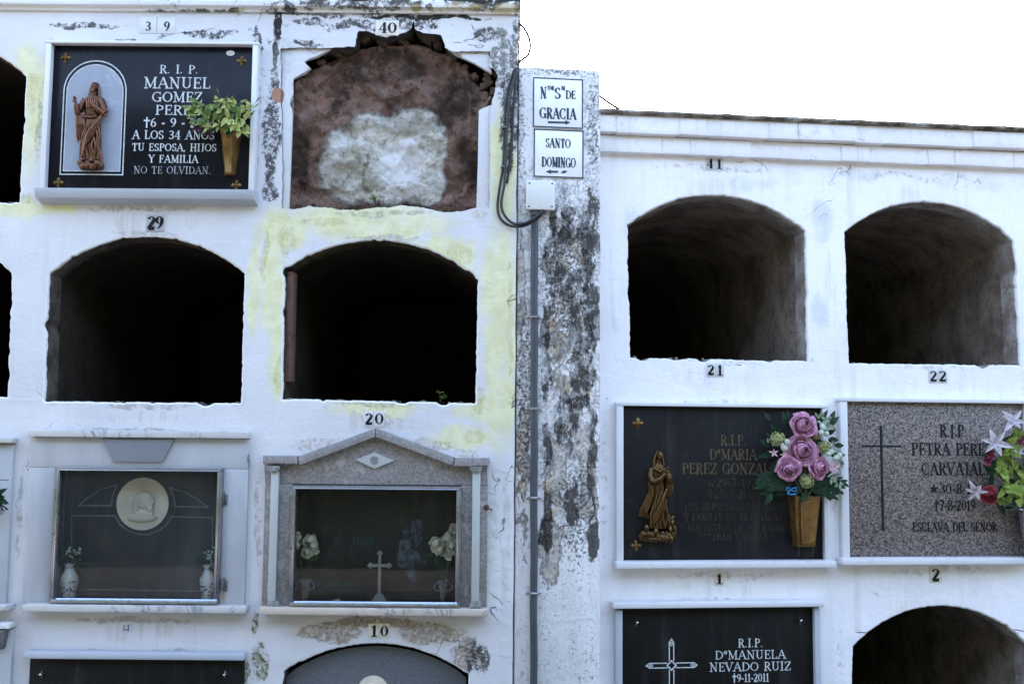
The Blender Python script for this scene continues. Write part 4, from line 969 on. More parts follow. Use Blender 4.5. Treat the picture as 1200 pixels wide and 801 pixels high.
number_tile(RF, 828, 425, 838, 441.5, '2', 829.5, 427.5, 836.8, 438.5, 'white tile with a black two above the slab with the pink roses', T=.25)
number_tile(RF, 838.5, 425, 848.5, 441.5, '1', 840, 427.8, 846.8, 439.5, 'white tile with a black one above the slab with the pink roses', T=.25)
number_tile(RF, 1088.5, 432, 1099, 448.5, '2', 1090, 434.5, 1098, 446, 'white tile with a black two, left one of two above the granite slab', T=.22)
number_tile(RF, 1099.5, 432, 1110.5, 448.5, '2', 1100.6, 434.5, 1109, 446, 'white tile with a black two, right one of two above the granite slab', T=.22)
number_tile(RF, 837.5, 670, 849, 686, '1', 839, 672.5, 846.5, 683.5, 'yellowed tile with a black one under the sill with the pink roses', M['tile_dirty'], T=.3)
number_tile(RF, 1089.5, 663.5, 1104, 682.5, '2', 1092.5, 666, 1101, 679.5, 'yellowed tile with a black two under the sill of the granite slab', M['tile_dirty'], T=.28)

# ================================================================ memorial 39: navy slab, white frame
t = M39 = Thing(LF, 170, 236, 'memorial_slab', 'navy black slab with a copper robed figure in an arched panel', 'memorial')
mb = MB(); t.box(mb, 54, 54, 297, 224, -.02, .01, .001); t.part('slab', mb, M['blk_navy'])
mb = MB(); fa, fb, fc, fd = t.rect(50, 48, 300, 222, -.05)
mb.box(fa, fa+.02, t.d(-.0495), t.d(.0), fc, fd-.0125, .002); mb.box(fb-.022, fb, t.d(-.0495), t.d(.0), fc, fd-.0125, .002)
mb.box(fa-.002, fb+.002, t.d(-.052), t.d(.0), fd-.012, fd, .002)
t.part('frame', mb, M['white_frame'])
mb = MB(); a, b2, c, d = t.rect(40, 221, 297.5, 232, -.075)
prof = [(t.d(-.075), d), (t.d(-.075), d-.014), (t.d(-.062), d-.036), (t.d(0.0), d-.052), (t.d(0.0), d)]
mb.extr_x(prof, a, b2); t.part('ledge', mb, M['grey_frame'])
# arched panel
def arch_pts(xl, yt, xr, yb, w, n=18):
    a, b2, c, d = t.rect(xl, yt, xr, yb, w); r = (b2-a)/2
    return [(a, c)] + [((a+b2)/2-r*math.cos(PI*i/n), d-r+r*math.sin(PI*i/n)) for i in range(n+1)] + [(b2, c)]
mb = MB(); mb.flat(arch_pts(77, 76, 143, 200.5, -.0205), t.d(-.0206)); t.part('arched_panel', mb, M['niche_pale'])
mb = MB(); outline(mb, arch_pts(77, 76, 143, 200.5, -.021), .0035, t.d(-.0212)); outline(mb, arch_pts(73.5, 71.5, 146.5, 204.5, -.021), .0045, t.d(-.0212)); t.part('arched_border', mb, M['let_silver'])
place_figure(t, figure_raised_hand(), 106.5, 199.5, 97, -.022, M['copper'], 'robed_figure', .9)
for x, y in ((77, 68), (68.5, 214), (283.5, 71.5), (277, 217)): rosette(t, x, y, -.0205, .0225, M['brass_dk'])
mb = MB(); p = t.p(270, 62.5, -.0215); mb.lathe([(.0, -.0012), (.017, -.0012), (.017, 0), (0, .0003)], (p.x, p.y, p.z), 20, Matrix.Rotation(PI/2, 3, 'X') @ Matrix.Diagonal((1, .62, 1))); badge = t.part('oval_badge', mb, M['porcelain'])
mb = MB(); outline(mb, [(p.x+.009*math.cos(a*.5), p.z+.004*math.sin(a*.5)) for a in range(13)], .0016, p.y-.0016); t.part('badge_mark', mb, simple('badge_red', (.3, .08, .06), .4), badge)
lettering(t, 'inscription', [('R. I. P.', 187, 232, 86, 9.5), ('MANUEL', 168.5, 246.5, 103.5, 12.5), ('GOMEZ', 178, 237, 119.5, 11.5), ('PEREZ', 182, 235, 134.5, 11), ('†6 - 9 - 2008', 168, 252, 149, 10.5),
    ('A LOS 34 AÑOS', 155, 251, 163, 9.8), ('TU ESPOSA, HIJOS', 154.5, 253.5, 177, 8.6), ('Y FAMILIA', 174, 232, 190.5, 8.6)], -.0215, M['let_white'], .16, .075)
lettering(t, 'worn_inscription', [('NO TE OLVIDAN.', 156.5, 247, 203.5, 8.4)], -.0215, simple('worn_white_letters', (.30, .32, .34), .6, 0, .7, 22), .12, .05)
mb = MB(); p0 = t.p(271, 154, -.02); p1 = t.p(270, 206, -.02); H = p0.z-p1.z
def hexa(z, r, dp): return [(p0.x+(p1.x-p0.x)*(1-(z-p1.z)/H)+r*x, p0.y-dp*y, z) for x, y in ((-1, 0), (-.62, .8), (-.5, 1), (.5, 1), (.62, .8), (1, 0))]
rings = [hexa(p1.z-.001, .024, .032), hexa(p1.z+.008, .026, .036), hexa(p1.z+.014, .023, .034), hexa(p0.z-.01, .042, .060), hexa(p0.z-.004, .045, .064), hexa(p0.z, .045, .064), hexa(p0.z, .038, .054), hexa(p0.z-.03, .034, .05)]
vr = [[mb.bm.verts.new(q) for q in r] for r in rings]
for A, B in zip(vr, vr[1:]):
    for i in range(6): mb.bm.faces.new((A[i], A[(i+1) % 6], B[(i+1) % 6], B[i]))
mb.bm.faces.new(vr[0]); mb.bm.faces.new(vr[-1]); t.part('flower_vase', mb, M['brass'])

# ================================================================ glazed memorial with alabaster medallion
t = Thing(LF, 160, 717, 'glazed_memorial', 'pale marble memorial with a glass door and a round cream portrait relief', 'memorial')
W0 = -.02
a, b2, c, d = t.rect(30.5, 513, 289, 708, W0); ia, ib, ic, idd = t.rect(61, 548, 257.5, 706, W0)
mb = MB(); mb.box(a, b2, t.d(W0), t.d(.02), idd+.0006, d, .0015); mb.box(a, ia, t.d(W0), t.d(.02), c, idd-.0006, .0015); mb.box(ib, b2, t.d(W0), t.d(.02), c, idd-.0006, .0015)
b_ = NB('grey_marble_with_rust'); nz = b_.noise(2.5, 6, .6, st=(3, 1, .8)); cc = b_.mix(b_.mr(nz, .35, .7), (.44, .455, .475), (.34, .355, .38)); uu, vv = t.p(263, 689, W0).x, t.p(263, 689, W0).z
cc = b_.mix(b_.cover(b_.ells([(uu, vv, .03, .035), (uu, vv-.03, .016, .04)], 1.6), b_.noise(20, 5), .40, .2, .5), cc, (.50, .26, .06))
u2, v2 = t.p(30, 540, W0).x, t.p(30, 540, W0).z
cc = b_.mix(b_.math('MULTIPLY', b_.cover(b_.ells([(u2, v2, .02, .12), (b2, d-.1, .016, .1)], 1.6), b_.noise(30, 5), .46, .1, .4), .8), cc, (.10, .10, .08))
t.part('marble_surround', mb, b_.fin(cc, .4, 0, None, .4))
mb = MB(); x0, x1, z0, z1 = t.rect(32, 504.5, 290.5, 512.5, -.05); mb.box(x0, x1, t.d(-.05), t.d(.0), z0, z1, .003); t.part('lintel_ledge', mb, M['marble_v'])
mb = MB(); x0, x1, z0, z1 = t.rect(25.5, 709, 287.5, 717.5, -.07); mb.box(x0, x1, t.d(-.07), t.d(.0), z0, z1, .004); t.part('sill', mb, M['marble_v'])
mb = MB(); kp = [(119, 514), (204, 514), (190.5, 541), (132.5, 541)]; mb.prism([tuple(t.p(x, y, -.034)[q] for q in (0, 2)) for x, y in kp][::-1], t.d(-.034), t.d(-.0205), .002); t.part('keystone', mb, M['keystone'])
# recess: black slab and side cheeks
W1 = .085
mb = MB(); mb.box(ia-.004, ib+.004, t.d(W1), t.d(W1+.02), ic-.004, idd+.004, .001); slab = t.part('inner_slab', mb, M['blk_dust'])
mb = MB()
for x in (ia, ib): mb.box(x-.006, x, t.d(-.018), t.d(W1-.0006), ic, idd, 0) if x == ia else mb.box(x, x+.006, t.d(-.018), t.d(W1-.0006), ic, idd, 0)
mb.box(ia, ib, t.d(-.018), t.d(W1-.0006), ic-.006, ic, 0); mb.box(ia, ib, t.d(-.018), t.d(W1-.0006), idd, idd+.006, 0)
t.part('recess_lining', mb, simple('recess_stone', (.20, .20, .20), .6))
mb = MB(); y = t.d(W1-.0006); PX = lambda x, yy: (t.p(x, yy, W1).x, t.p(x, yy, W1).z)
arcL = [PX(137, 568), PX(118, 573), PX(104, 582), PX(92, 592), PX(131, 592), PX(132, 580)]; arcR = [PX(199, 571), PX(218, 577), PX(232, 585), PX(244, 594), PX(205, 593), PX(204, 583)]
outline(mb, arcL, .005, y); outline(mb, arcR, .005, y)
low = [PX(84, 690), PX(84, 604)] + [PX(133, 604)] + [PX(168+36*math.cos(rad(q)), 592+34*math.sin(rad(q))) for q in (160, 140, 120, 100, 80, 60, 40, 20)] + [PX(203, 605), PX(249, 606), PX(249, 692)]
outline(mb, low, .0045, y, True); t.part('etched_border', mb, M['etch'], slab)
# medallion
mc = t.p(167, 590, W1-.002); mr = abs(t.p(197.5, 590, W1).x-t.p(167, 590, W1).x)
mb = MB(); mb.lathe([(0, 0), (mr, 0), (mr, -.01), (mr*.97, -.014), (mr*.93, -.0135), (mr*.90, -.009), (0, -.006)], (mc.x, mc.y, mc.z), 40, Matrix.Rotation(-PI/2, 3, 'X') @ Matrix.Diagonal((1, 1, -1)))
md = t.part('medallion', mb, M['cream'])
mb = MB(); r = mr*.36; hc = Vector((mc.x+mr*.12, mc.y-.006, mc.z+mr*.14))
head(mb, hc, r, 1.15, True)
for v in mb.bm.verts: v.co.y = mc.y-.004+(v.co.y-mc.y)*.55
mb.ell((hc.x-r*.42, mc.y-.005, hc.z+r*.22), (r*.78, .0125, r*.86)); mb.tube([(hc.x-r*.95, mc.y-.009, hc.z+r*.1), (hc.x-r*1.1, mc.y-.009, hc.z-r*.6), (hc.x-r*1.0, mc.y-.008, hc.z-r*1.3)], [r*.3, r*.3, r*.2], 10)
for k in range(4): mb.tube([(hc.x-r*(.2+.2*k), mc.y-.0165+.001*k, hc.z+r*(.9-.08*k)), (hc.x-r*(.55+.2*k), mc.y-.0165+.001*k, hc.z-r*.1), (hc.x-r*(.6+.18*k), mc.y-.014, hc.z-r*1.2)], [r*.06, r*.08, r*.05], 6)
mb.ell((hc.x-r*.15, mc.y-.006, hc.z-r*1.35), (r*1.1, .012, r*.5)); mb.ell((hc.x-r*.3, mc.y-.004, hc.z-r*1.8), (r*1.7, .012, r*.55)); mb.tube([(hc.x+r*.3, mc.y-.01, hc.z-r*1.2), (hc.x+r*.9, mc.y-.012, hc.z-r*1.5)], [r*.16, r*.1], 8)
link_mesh(remeshed(mb, .0014, 1, .4), 'portrait_relief', M['cream'], md)
# metal door with glass
mb = MB(); frame_px(t, mb, 61, 547.5, 258, 707.5, -.05, -.012, .019, .013, .019, .019, .002)
dr = t.part('door_frame', mb, M['alu'])
mb = MB(); frame_px(t, mb, 63.8, 550.2, 255.3, 704.8, -.054, -.0505, .0055, .005, .0055, .0075, .0015); x0, x1, z0, z1 = t.rect(65.5, 700, 254, 704, -.0545); mb.extr_x([(t.d(-.0595), z0-.004), (t.d(-.0595), z0-.001), (t.d(-.0545), z0+.0095), (t.d(-.0505), z0+.0095), (t.d(-.0505), z0-.004)], x0, x1); t.part('frame_bead', mb, M['alu_sky'], dr)
mb = MB(); x0, x1, z0, z1 = t.rect(64, 551, 255, 703, -.03); mb.poly3([(x0, t.d(-.03), z0), (x1, t.d(-.03), z0), (x1, t.d(-.03), z1), (x0, t.d(-.03), z1)]); t.part('glass_pane', mb, M['glass_dusty'], dr)
for yy in (585, 686):
    mb = MB(); t.box(mb, 259.5, yy-9, 262, yy+6, -.04, -.0206, .001); t.box(mb, 262, yy-6, 266, yy+6.5, -.028, -.0206, .001)
    for k in (-4, 0, 4): q = t.p(264, yy+k, -.029); mb.ell(q, (.0025, .0015, .0025))
    t.part('hinge', mb, M['hinge'], dr)
mb = MB(); q = t.p(61.5, 625, -.052); mb.ell(q, (.004, .004, .005)); t.part('keyhole', mb, M['hinge'], dr)
MG1 = t

# ================================================================ gabled memorial
t = Thing(LF, 440, 721, 'glazed_memorial', 'mauve stone memorial with a gabled top, thin pilasters and a dark glass door', 'memorial')
W0 = -.02
P2 = lambda x, y, w=W0: (t.p(x, y, w).x, t.p(x, y, w).z)
ia, ib, ic, idd = t.rect(341, 569, 539.5, 711, W0)
a, b2, c, d = t.rect(309, 541, 571, 711.5, W0); zj = t.p(440, 567.5, W0).z
mb = MB(); mb.prism([(a, zj+.0007), (b2, zj+.0007), P2(570.5, 543), P2(534, 543), P2(440, 511), P2(349, 542), P2(309.5, 541)][::-1], t.d(W0), t.d(.02), .001)
t.part('pediment', mb, M['slate'])
mb = MB(); mb.box(a, ia, t.d(W0), t.d(.02), c, zj-.0007, .001); mb.box(ib, b2, t.d(W0), t.d(.02), c, zj-.0007, .001); t.part('side_panel', mb, M['slate'])
mb = MB(); y0, y1 = t.d(-.06), t.d(.0)
for poly in ([(308, 533.5), (348.7, 534), (348.7, 543.5), (308, 542.5)], [(349.3, 534.5), (439.7, 501.5), (439.7, 511.5), (350.5, 545)], [(440.3, 501.5), (532.5, 536), (530.5, 545.5), (440.3, 511.5)], [(533.2, 536.3), (572.5, 536.5), (572.5, 545.5), (531.8, 546)]):
    mb.prism([P2(x, y, -.06) for x, y in poly][::-1], y0, y1, .0025)
t.part('gable_moulding', mb, M['slate_bar'])
mb = MB(); mb.prism([P2(416.5, 538.5, -.03), P2(439, 549, -.03), P2(461.5, 539.5, -.03), P2(439, 529.5, -.03)], t.d(-.03), t.d(-.0206), .0015); dm = t.part('diamond_inlay', mb, M['pilaster'])
mb = MB(); q = t.p(438.5, 539.2, -.03); mb.lathe([(0, .001), (.017, .001), (.017, -.002), (.013, -.005), (.008, -.003), (.004, -.006), (0, -.006)], q, 16, Matrix.Rotation(-PI/2, 3, 'X') @ Matrix.Diagonal((1, 1, -1))); t.part('rosette', mb, M['capital'], dm)
for xc in (320, 557.5):
    mb = MB(); t.box(mb, xc-4.6, 552, xc+4.6, 704, -.042, -.0206, .0018); pl = t.part('pilaster', mb, M['pilaster'])
    mb = MB(); a1, b1, c1, d1 = t.rect(xc-7.5, 545.5, xc+7.5, 552.5, -.055); mb.prism([(a1, d1), (a1, d1-.010), (a1+.008, c1), (b1-.008, c1), (b1, d1-.010), (b1, d1)][::-1], t.d(-.055), t.d(-.0206), .001); t.part('capital', mb, M['capital'], pl)
    mb = MB(); a1, b1, c1, d1 = t.rect(xc-7.5, 703.5, xc+7.5, 711.5, -.055); mb.prism([(a1, c1), (a1, c1+.010), (a1+.008, d1), (b1-.008, d1), (b1, c1+.010), (b1, c1)], t.d(-.055), t.d(-.0206), .001); t.part('plinth', mb, M['capital'], pl)
mb = MB(); x0, x1, z0, z1 = t.rect(303.5, 712.5, 571.5, 721, -.075); mb.box(x0, x1, t.d(-.075), t.d(.0), z0, z1, .004); t.part('sill', mb, veined('cream_veined_marble', (.50, .43, .36), (.12, .13, .17), 4.5, .4, .9))
W1 = .10
mb = MB(); mb.box(ia-.004, ib+.004, t.d(W1), t.d(W1+.02), ic-.004, idd+.004, .001); slab = t.part('inner_slab', mb, M['blk_in'])
mb = MB(); mb.box(ia-.006, ia, t.d(-.018), t.d(W1-.0006), ic, idd, 0); mb.box(ib, ib+.006, t.d(-.018), t.d(W1-.0006), ic, idd, 0); mb.box(ia, ib, t.d(-.018), t.d(W1-.0006), ic-.006, ic, 0); mb.box(ia, ib, t.d(-.018), t.d(W1-.0006), idd, idd+.006, 0)
t.part('recess_lining', mb, simple('dark_recess', (.035, .034, .033), .7))
lettering(t, 'faded_inscription', [('P', 406, 411, 624, 8), ('ISASZ', 413, 437, 638, 8.5), ('N', 391, 397, 638, 8), ('A   E', 381, 416, 651, 7.5), ('TU ESPOSA HIJOS', 367, 420, 686, 6), ('HIJOS Y HERMANOS', 367, 424, 695.5, 6)], W1-.001, M['etch_green'], .16, .09, parent=slab)
# etched picture of a hooded man with a child
eb = NB('etched_picture'); nz = eb.noise(55, 5, .65); M['etch_pic'] = eb.fin(eb.mix(eb.mr(nz, .4, .6), (.012, .014, .018), (.05, .065, .08)), .7, 0, None, .3)
mb = MB(); y = t.d(W1-.0008)
def blob(cx, cy, rx, ry, rot=0, k=0, y=None, mb=None):
    pts = []
    for i in range(20):
        a = 2*PI*i/20; q = 1+.1*math.sin(3*a+cx); X, Y = rx*q*math.cos(a), ry*q*math.sin(a); pts.append(P2(cx+X*math.cos(rot)-Y*math.sin(rot), cy+X*math.sin(rot)+Y*math.cos(rot), W1))
    mb.flat(pts, y-k*.00004)
for i, bl in enumerate([(488, 614, 7, 6), (487, 624, 6.2, 8), (476, 622, 3.6, 5.5), (477, 630, 4, 5), (474, 641, 7, 11, .2), (472, 655, 7.5, 10, -.2), (480, 660, 5, 13, .15), (483, 673, 4, 8, .1), (484, 648, 9, 4, .35), (492, 656, 8, 3, .5), (486, 679, 4.5, 2.5, .3), (490, 634, 3, 6, .7)]): blob(*bl, **({} if len(bl) == 5 else {}), k=i, y=y, mb=mb)
t.part('etched_picture', mb, M['etch_pic'], slab)
mb = MB(); M['etch_dk'] = simple('etched_dark', (.02, .022, .026), .7)
for i, bl in enumerate([(488.5, 618.5, 5.4, 1.0), (485, 623, 1.1, .8), (490, 623.2, 1.1, .8), (487.5, 628.5, 1.6, .6), (475, 622, .6, .5), (478, 622, .6, .5), (481, 632, 1.2, 5, .5), (478, 648, 1, 6, .3), (476, 660, 1, 7, .1)]): blob(*bl, k=i, y=y-.0008, mb=mb)
t.part('etched_lines', mb, M['etch_dk'], slab)
mb = MB(); frame_px(t, mb, 340, 569.5, 539.5, 711.5, -.055, -.012, .015, .012, .018, .019, .002)
dr = t.part('door_frame', mb, M['alu'])
mb = MB(); frame_px(t, mb, 342.5, 572, 537, 708.6, -.059, -.0556, .005, .0045, .005, .0075, .0015); x0, x1, z0, z1 = t.rect(344.5, 703, 535.5, 707.5, -.0595); mb.extr_x([(t.d(-.0645), z0-.004), (t.d(-.0645), z0-.001), (t.d(-.0595), z0+.0095), (t.d(-.0556), z0+.0095), (t.d(-.0556), z0-.004)], x0, x1); t.part('frame_bead', mb, M['alu_sky'], dr)
mb = MB(); x0, x1, z0, z1 = t.rect(342, 572, 537.5, 709, -.033); mb.poly3([(x0, t.d(-.033), z0), (x1, t.d(-.033), z0), (x1, t.d(-.033), z1), (x0, t.d(-.033), z1)]); t.part('glass_pane', mb, M['glass'], dr)
for yy in (603, 694):
    mb = MB(); t.box(mb, 543.5, yy-6.5, 548.5, yy+6.5, -.025, -.0206, .0008); hg = t.part('hinge_plate', mb, simple('mauve_metal', (.24, .22, .22), .5), dr)
    mb = MB()
    for k in (-4, 4): mb.ell(t.p(546, yy+k, -.0255), (.003, .001, .003))
    t.part('screw', mb, M['hinge'], hg)
mb = MB(); mb.ell(t.p(340.5, 641, -.057), (.0045, .004, .006)); t.part('keyhole', mb, M['hinge'], dr)
mb = MB(); mb.tube([t.p(571, 595, -.0), t.p(571, 595, -.03)], .004); mb.tube([t.p(570, 595, -.024), t.p(577, 597, -.02)], .003); mb.ell(t.p(570, 594, -.02), (.011, .008, .012)); t.part('rusty_hook', mb, simple('rust', (.08, .04, .025), .9))
MG2 = t
# small crucifix standing inside
FLOORZ = ic
t = Thing(LF, 444, 709, 'altar_cross', 'small white cross on a stepped foot standing behind the dark glass', 'cross', None, .03)
t.root.location.z = MG2.root.location.z + ic; t.o = (t.o[0], .03, t.root.location.z)
mb = MB()
mb.extr_x([(-.03, 0), (-.03, .006), (-.022, .010), (.022, .010), (.03, .006), (.03, 0)], -.045, .045); mb.prism([(-.032, .0101), (.032, .0101), (.012, .042), (-.012, .042)], -.016, .016, .002)
t.part('foot', mb, M['dull'])
mb = MB(); mb.box(-.0055, .0055, -.005, .005, .0425, .196, .002); mb.box(-.034, -.0056, -.0045, .0045, .146, .158, .002); mb.box(.0056, .034, -.0045, .0045, .146, .158, .002)
for p in ((-.036, 0, .152), (.036, 0, .152), (0, 0, .199)):
    for dx, dz in ((0, .006), (0, -.006), (.006, 0), (-.006, 0)): mb.ell((p[0]+dx, 0, p[2]+dz), (.006, .005, .006))
t.part('cross_arms', mb, M['dull'])

# ================================================================ grey arched slab (10)
t = Thing(LF, 441, 940, 'arched_memorial', 'bluish grey arched slab with a cream medallion in the lowest stained niche', 'memorial', None, .05)
pts = [LF.uv(322, 940, .05)] + arc3(LF.uv(339, 792, .05), LF.uv(441, 760, .05), LF.uv(543, 794, .05), 24) + [LF.uv(541, 940, .05)]
pts = [(x-t.o[0], z-t.o[2]) for x, z in offset(pts, .012)]
mb = MB(); mb.prism(pts[::-1], 0, .03, .002); t.part('slab', mb, M['grey_slab'])
mc = t.p(437, 810, .048); mr = .062
mb = MB(); mb.lathe([(0, 0), (mr, 0), (mr, -.008), (mr*.95, -.013), (mr*.86, -.012), (mr*.80, -.007), (0, -.004)], mc, 40, Matrix.Rotation(-PI/2, 3, 'X') @ Matrix.Diagonal((1, 1, -1))); md = t.part('medallion', mb, M['cream'])
mb = MB(); head(mb, (mc.x, mc.y-.008, mc.z-.004), .027, .4)
for v in mb.bm.verts: v.co.y = mc.y-.003+(v.co.y-mc.y)*.5
mb.ell((mc.x-.006, mc.y-.004, mc.z+.004), (.03, .010, .032)); mb.ell((mc.x, mc.y-.003, mc.z-.045), (.04, .01, .02))
link_mesh(remeshed(mb, .0014, 1, .4), 'portrait_relief', M['cream'], md)
mb = MB(); mb.ell(t.p(447, 776, .05), (.012, .0012, .016)); t.part('stain_spot', mb, simple('old_glue', (.10, .105, .12), .8))

# ================================================================ lower left black slab (9)
t = Thing(LF, 157, 960, 'memorial_slab', 'black slab with nothing but two chrome studs under a grey ledge', 'memorial', None)
mb = MB(); t.box(mb, 31, 772, 283, 950, -.02, .01, .001); t.part('slab', mb, M['blk_gran'])
mb = MB(); a, b2, c, d = t.rect(27.5, 764.5, 285.5, 772.5, -.06); mb.box(a, b2, t.d(-.06), t.d(.0), c, d, .004); t.part('ledge', mb, M['grey_frame'])
stud(t, 49, 789.5, -.0205, .02); stud(t, 263.5, 790, -.0205, .02)

# ================================================================ memorials cut by the left edge
t = Thing(LF, -100, 716, 'marble_memorial', 'sliver of pale marble memorial with a sprig of dark leaves before it', 'memorial', None)
mb = MB(); t.box(mb, -232, 520, 11, 706, -.02, .01, .002); pn = t.part('marble_panel', mb, M['marble_g'])
mb = MB(); t.box(mb, -236, 511.5, 14.5, 517.5, -.05, .0, .003); t.part('lintel_ledge', mb, M['marble_v'])
mb = MB(); t.box(mb, -238, 708, 8.5, 714.5, -.07, .0, .004); t.part('sill', mb, M['marble_v'])
mb = MB(); t.box(mb, -200, 550, -24, 703, -.045, -.0206, .002); t.part('door_frame', mb, M['alu'])
mb = MB(); a, b2, c, d = t.rect(-23, 561.5, 10.5, 562.5, -.0206); mb.flat([(a, c), (b2, c), (b2, d), (a, d)], t.d(-.0206)); t.part('panel_joint', mb, M['hinge'], pn)
t = Thing(LF, -100, 960, 'marble_memorial', 'sliver of marble memorial with a dark metal bracket under its ledge', 'memorial', None)
mb = MB(); t.box(mb, -232, 736, 9.5, 950, -.02, .01, .002); t.part('marble_panel', mb, M['marble_g'])
mb = MB(); t.box(mb, -236, 728.5, 10.5, 735.5, -.06, .0, .003); t.part('ledge', mb, M['marble'])
mb = MB(); a = t.p(2, 742, -.03); 
mb.prism([(a.x-.022, a.z+.018), (a.x+.024, a.z+.018), (a.x+.022, a.z), (a.x+.012, a.z-.055), (a.x-.01, a.z-.055), (a.x-.02, a.z)][::-1], t.d(-.055), t.d(-.0206), .004); t.part('metal_bracket', mb, M['hinge'])

# ================================================================ memorial 21: black slab, gilt letters
FR = RF
t = M21 = Thing(RF, 848, 666, 'memorial_slab', 'matt black slab in a thin white frame with a gilded figure standing on a cloud', 'memorial')
mb = MB(); t.box(mb, 727, 475, 969, 659, -.012, .01, .001); t.part('slab', mb, M['blk_soft'])
mb = MB(); a, b2, c, d = t.rect(722.5, 472.5, 972.5, 657.5, -.035); y0, y1 = t.d(-.035), t.d(.0)
mb.box(a-.002, b2+.002, y0-.002, y1, d-.014, d, .002); mb.box(a, a+.029, y0, y1, c, d-.0146, .002); mb.box(b2-.026, b2, y0, y1, c, d-.0146, .002)
t.part('frame', mb, M['white_frame'])
mb = MB(); x0, x1, z0, z1 = t.rect(722.5, 657.5, 981, 665.5, -.075); mb.box(x0, x1, t.d(-.075), t.d(.0), z0, z1, .004); t.part('sill', mb, M['white_frame'])
place_figure(t, figure_on_cloud(), 769.5, 633.5, 527.5, -.014, M['bronze'], 'robed_figure', .8)
for x, y in ((747.5, 495.5), (745.5, 638.5)): rosette(t, x, y, -.0125, .024, M['brass_dk'])
lettering(t, 'inscription', [('R.I.P.', 844.5, 874.5, 521.5, 12), ('DaMARIA', 831.5, 886.5, 538, 12), ('PEREZ GONZALEZ', 799.5, 918, 555, 12.5)], -.0132, M['let_gold'], .13, .06)
lettering(t, 'worn_inscription', [('★29-7-1925', 828, 893, 570, 9.5), ('†25-1-2000', 829, 892, 583, 9.5), ('TUS HERMANAS SOBRINOS', 801, 919, 597.5, 8.2), ('Y FAMILIA NO TE OLVIDAN', 802, 918, 609.5, 8.2), ('Y LOS RESTOS DE SUS PADRES', 797, 925, 621.5, 8), ('ESTEBAN Y JOSEFA', 820, 900, 632.5, 8)], -.0132, M['let_gold_dim'], .11, .045)
# scroll-fronted brass vase
mb = MB(); p0 = t.p(942.5, 580.5, -.04); p1 = t.p(943, 640, -.04); H = p0.z-p1.z; wt, wb = .062, .042
bx = [(-1, 0), (-1, .7), (-.85, 1), (.85, 1), (1, .7), (1, 0)]
vr = []
for k, (f, s, dpt) in enumerate([(0, .9, .04), (.01, 1, .045), (.10, 1, .046), (1, 1, .062), (1.0, .88, .056), (.85, .8, .05)]):
    wd = (wb+(wt-wb)*f)*s; vr.append([mb.bm.verts.new((p1.x+(p0.x-p1.x)*f+wd*x, t.d(-.0135)-dpt*y, p1.z+H*f)) for x, y in bx])
for A, B in zip(vr, vr[1:]):
    for i in range(6): mb.bm.faces.new((A[i], A[(i+1) % 6], B[(i+1) % 6], B[i]))
mb.bm.faces.new(vr[0]); mb.bm.faces.new(vr[-1]); vs = t.part('flower_vase', mb, M['brass_dk'])
mb = MB()
V = lambda fx, fz, out=.005: (p1.x+(p0.x-p1.x)*fz+(wb+(wt-wb)*fz)*fx, t.d(-.0135)-(.046+.016*fz)-out, p1.z+H*fz)
mb.grid(lambda i, j: V(-.42+1.2*i, .05+j*(.78+.16*i)+.02*math.sin(i*3), .0035+.0045*math.sin(PI*min(1, i*1.15))*.9), 12, 10)
mb.tube([V(-.45, .06), V(-.5, .45), V(-.46, .86), V(.1, .90), V(.55, .97), V(.82, .95)], [.004, .004, .005, .005, .004, .003], 8); mb.tube([V(-.45, .06), V(0, .10), V(.45, .12), V(.8, .16)], [.004, .005, .004, .003], 8)
mb.tube([V(-.8, .03), V(-.86, .5), V(-.86, .95)], [.003, .004, .003], 6)
t.part('scroll_front', mb, M['brass'], vs)
mb = MB()
for x in (936, 952): mb.tube([t.p(x, 640, -.016), t.p(x, 651, -.013)], .0015, 6)
t.part('fixing_pin', mb, M['hinge'], vs)

# ================================================================ memorial 22: speckled granite
t = M22 = Thing(RF, 1100, 662, 'memorial_slab', 'speckled pinkish grey granite slab with an engraved thin cross and black letters', 'memorial')
mb = MB(); t.box(mb, 992, 469, 1208, 656, -.012, .01, .001); t.part('slab', mb, M['granite'])
mb = MB(); a, b2, c, d = t.rect(986, 467, 1213, 653.5, -.035); y0, y1 = t.d(-.035), t.d(.0)
mb.box(a-.006, b2+.006, y0-.003, y1, d-.016, d, .003); mb.box(a, a+.032, y0, y1, c, d-.0166, .002); mb.box(b2-.032, b2, y0, y1, c, d-.0166, .002)
t.part('frame', mb, M['white_frame'])
mb = MB(); x0, x1, z0, z1 = t.rect(987.5, 653.5, 1216, 661.5, -.07); mb.box(x0, x1, t.d(-.07), t.d(.0), z0, z1, .005); t.part('sill', mb, M['white_frame'])
mb = MB(); w = -.0128
a, b2, c, d = t.rect(1032, 498.5, 1035, 622, w); hh = t.p(1033, 522.5, w).z; x0 = t.p(1010, 522, w).x; x1 = t.p(1056, 522, w).x
mb.flat([(a, c), (b2, c), (b2, d), (a, d)], t.d(w)); mb.flat([(x0, hh-.004), (a-.0002, hh-.004), (a-.0002, hh+.004), (x0, hh+.004)], t.d(w)); mb.flat([(b2+.0002, hh-.004), (x1, hh-.004), (x1, hh+.004), (b2+.0002, hh+.004)], t.d(w)); t.part('engraved_cross', mb, simple('engraved_green_black', (.012, .018, .018), .6, spec=.12))
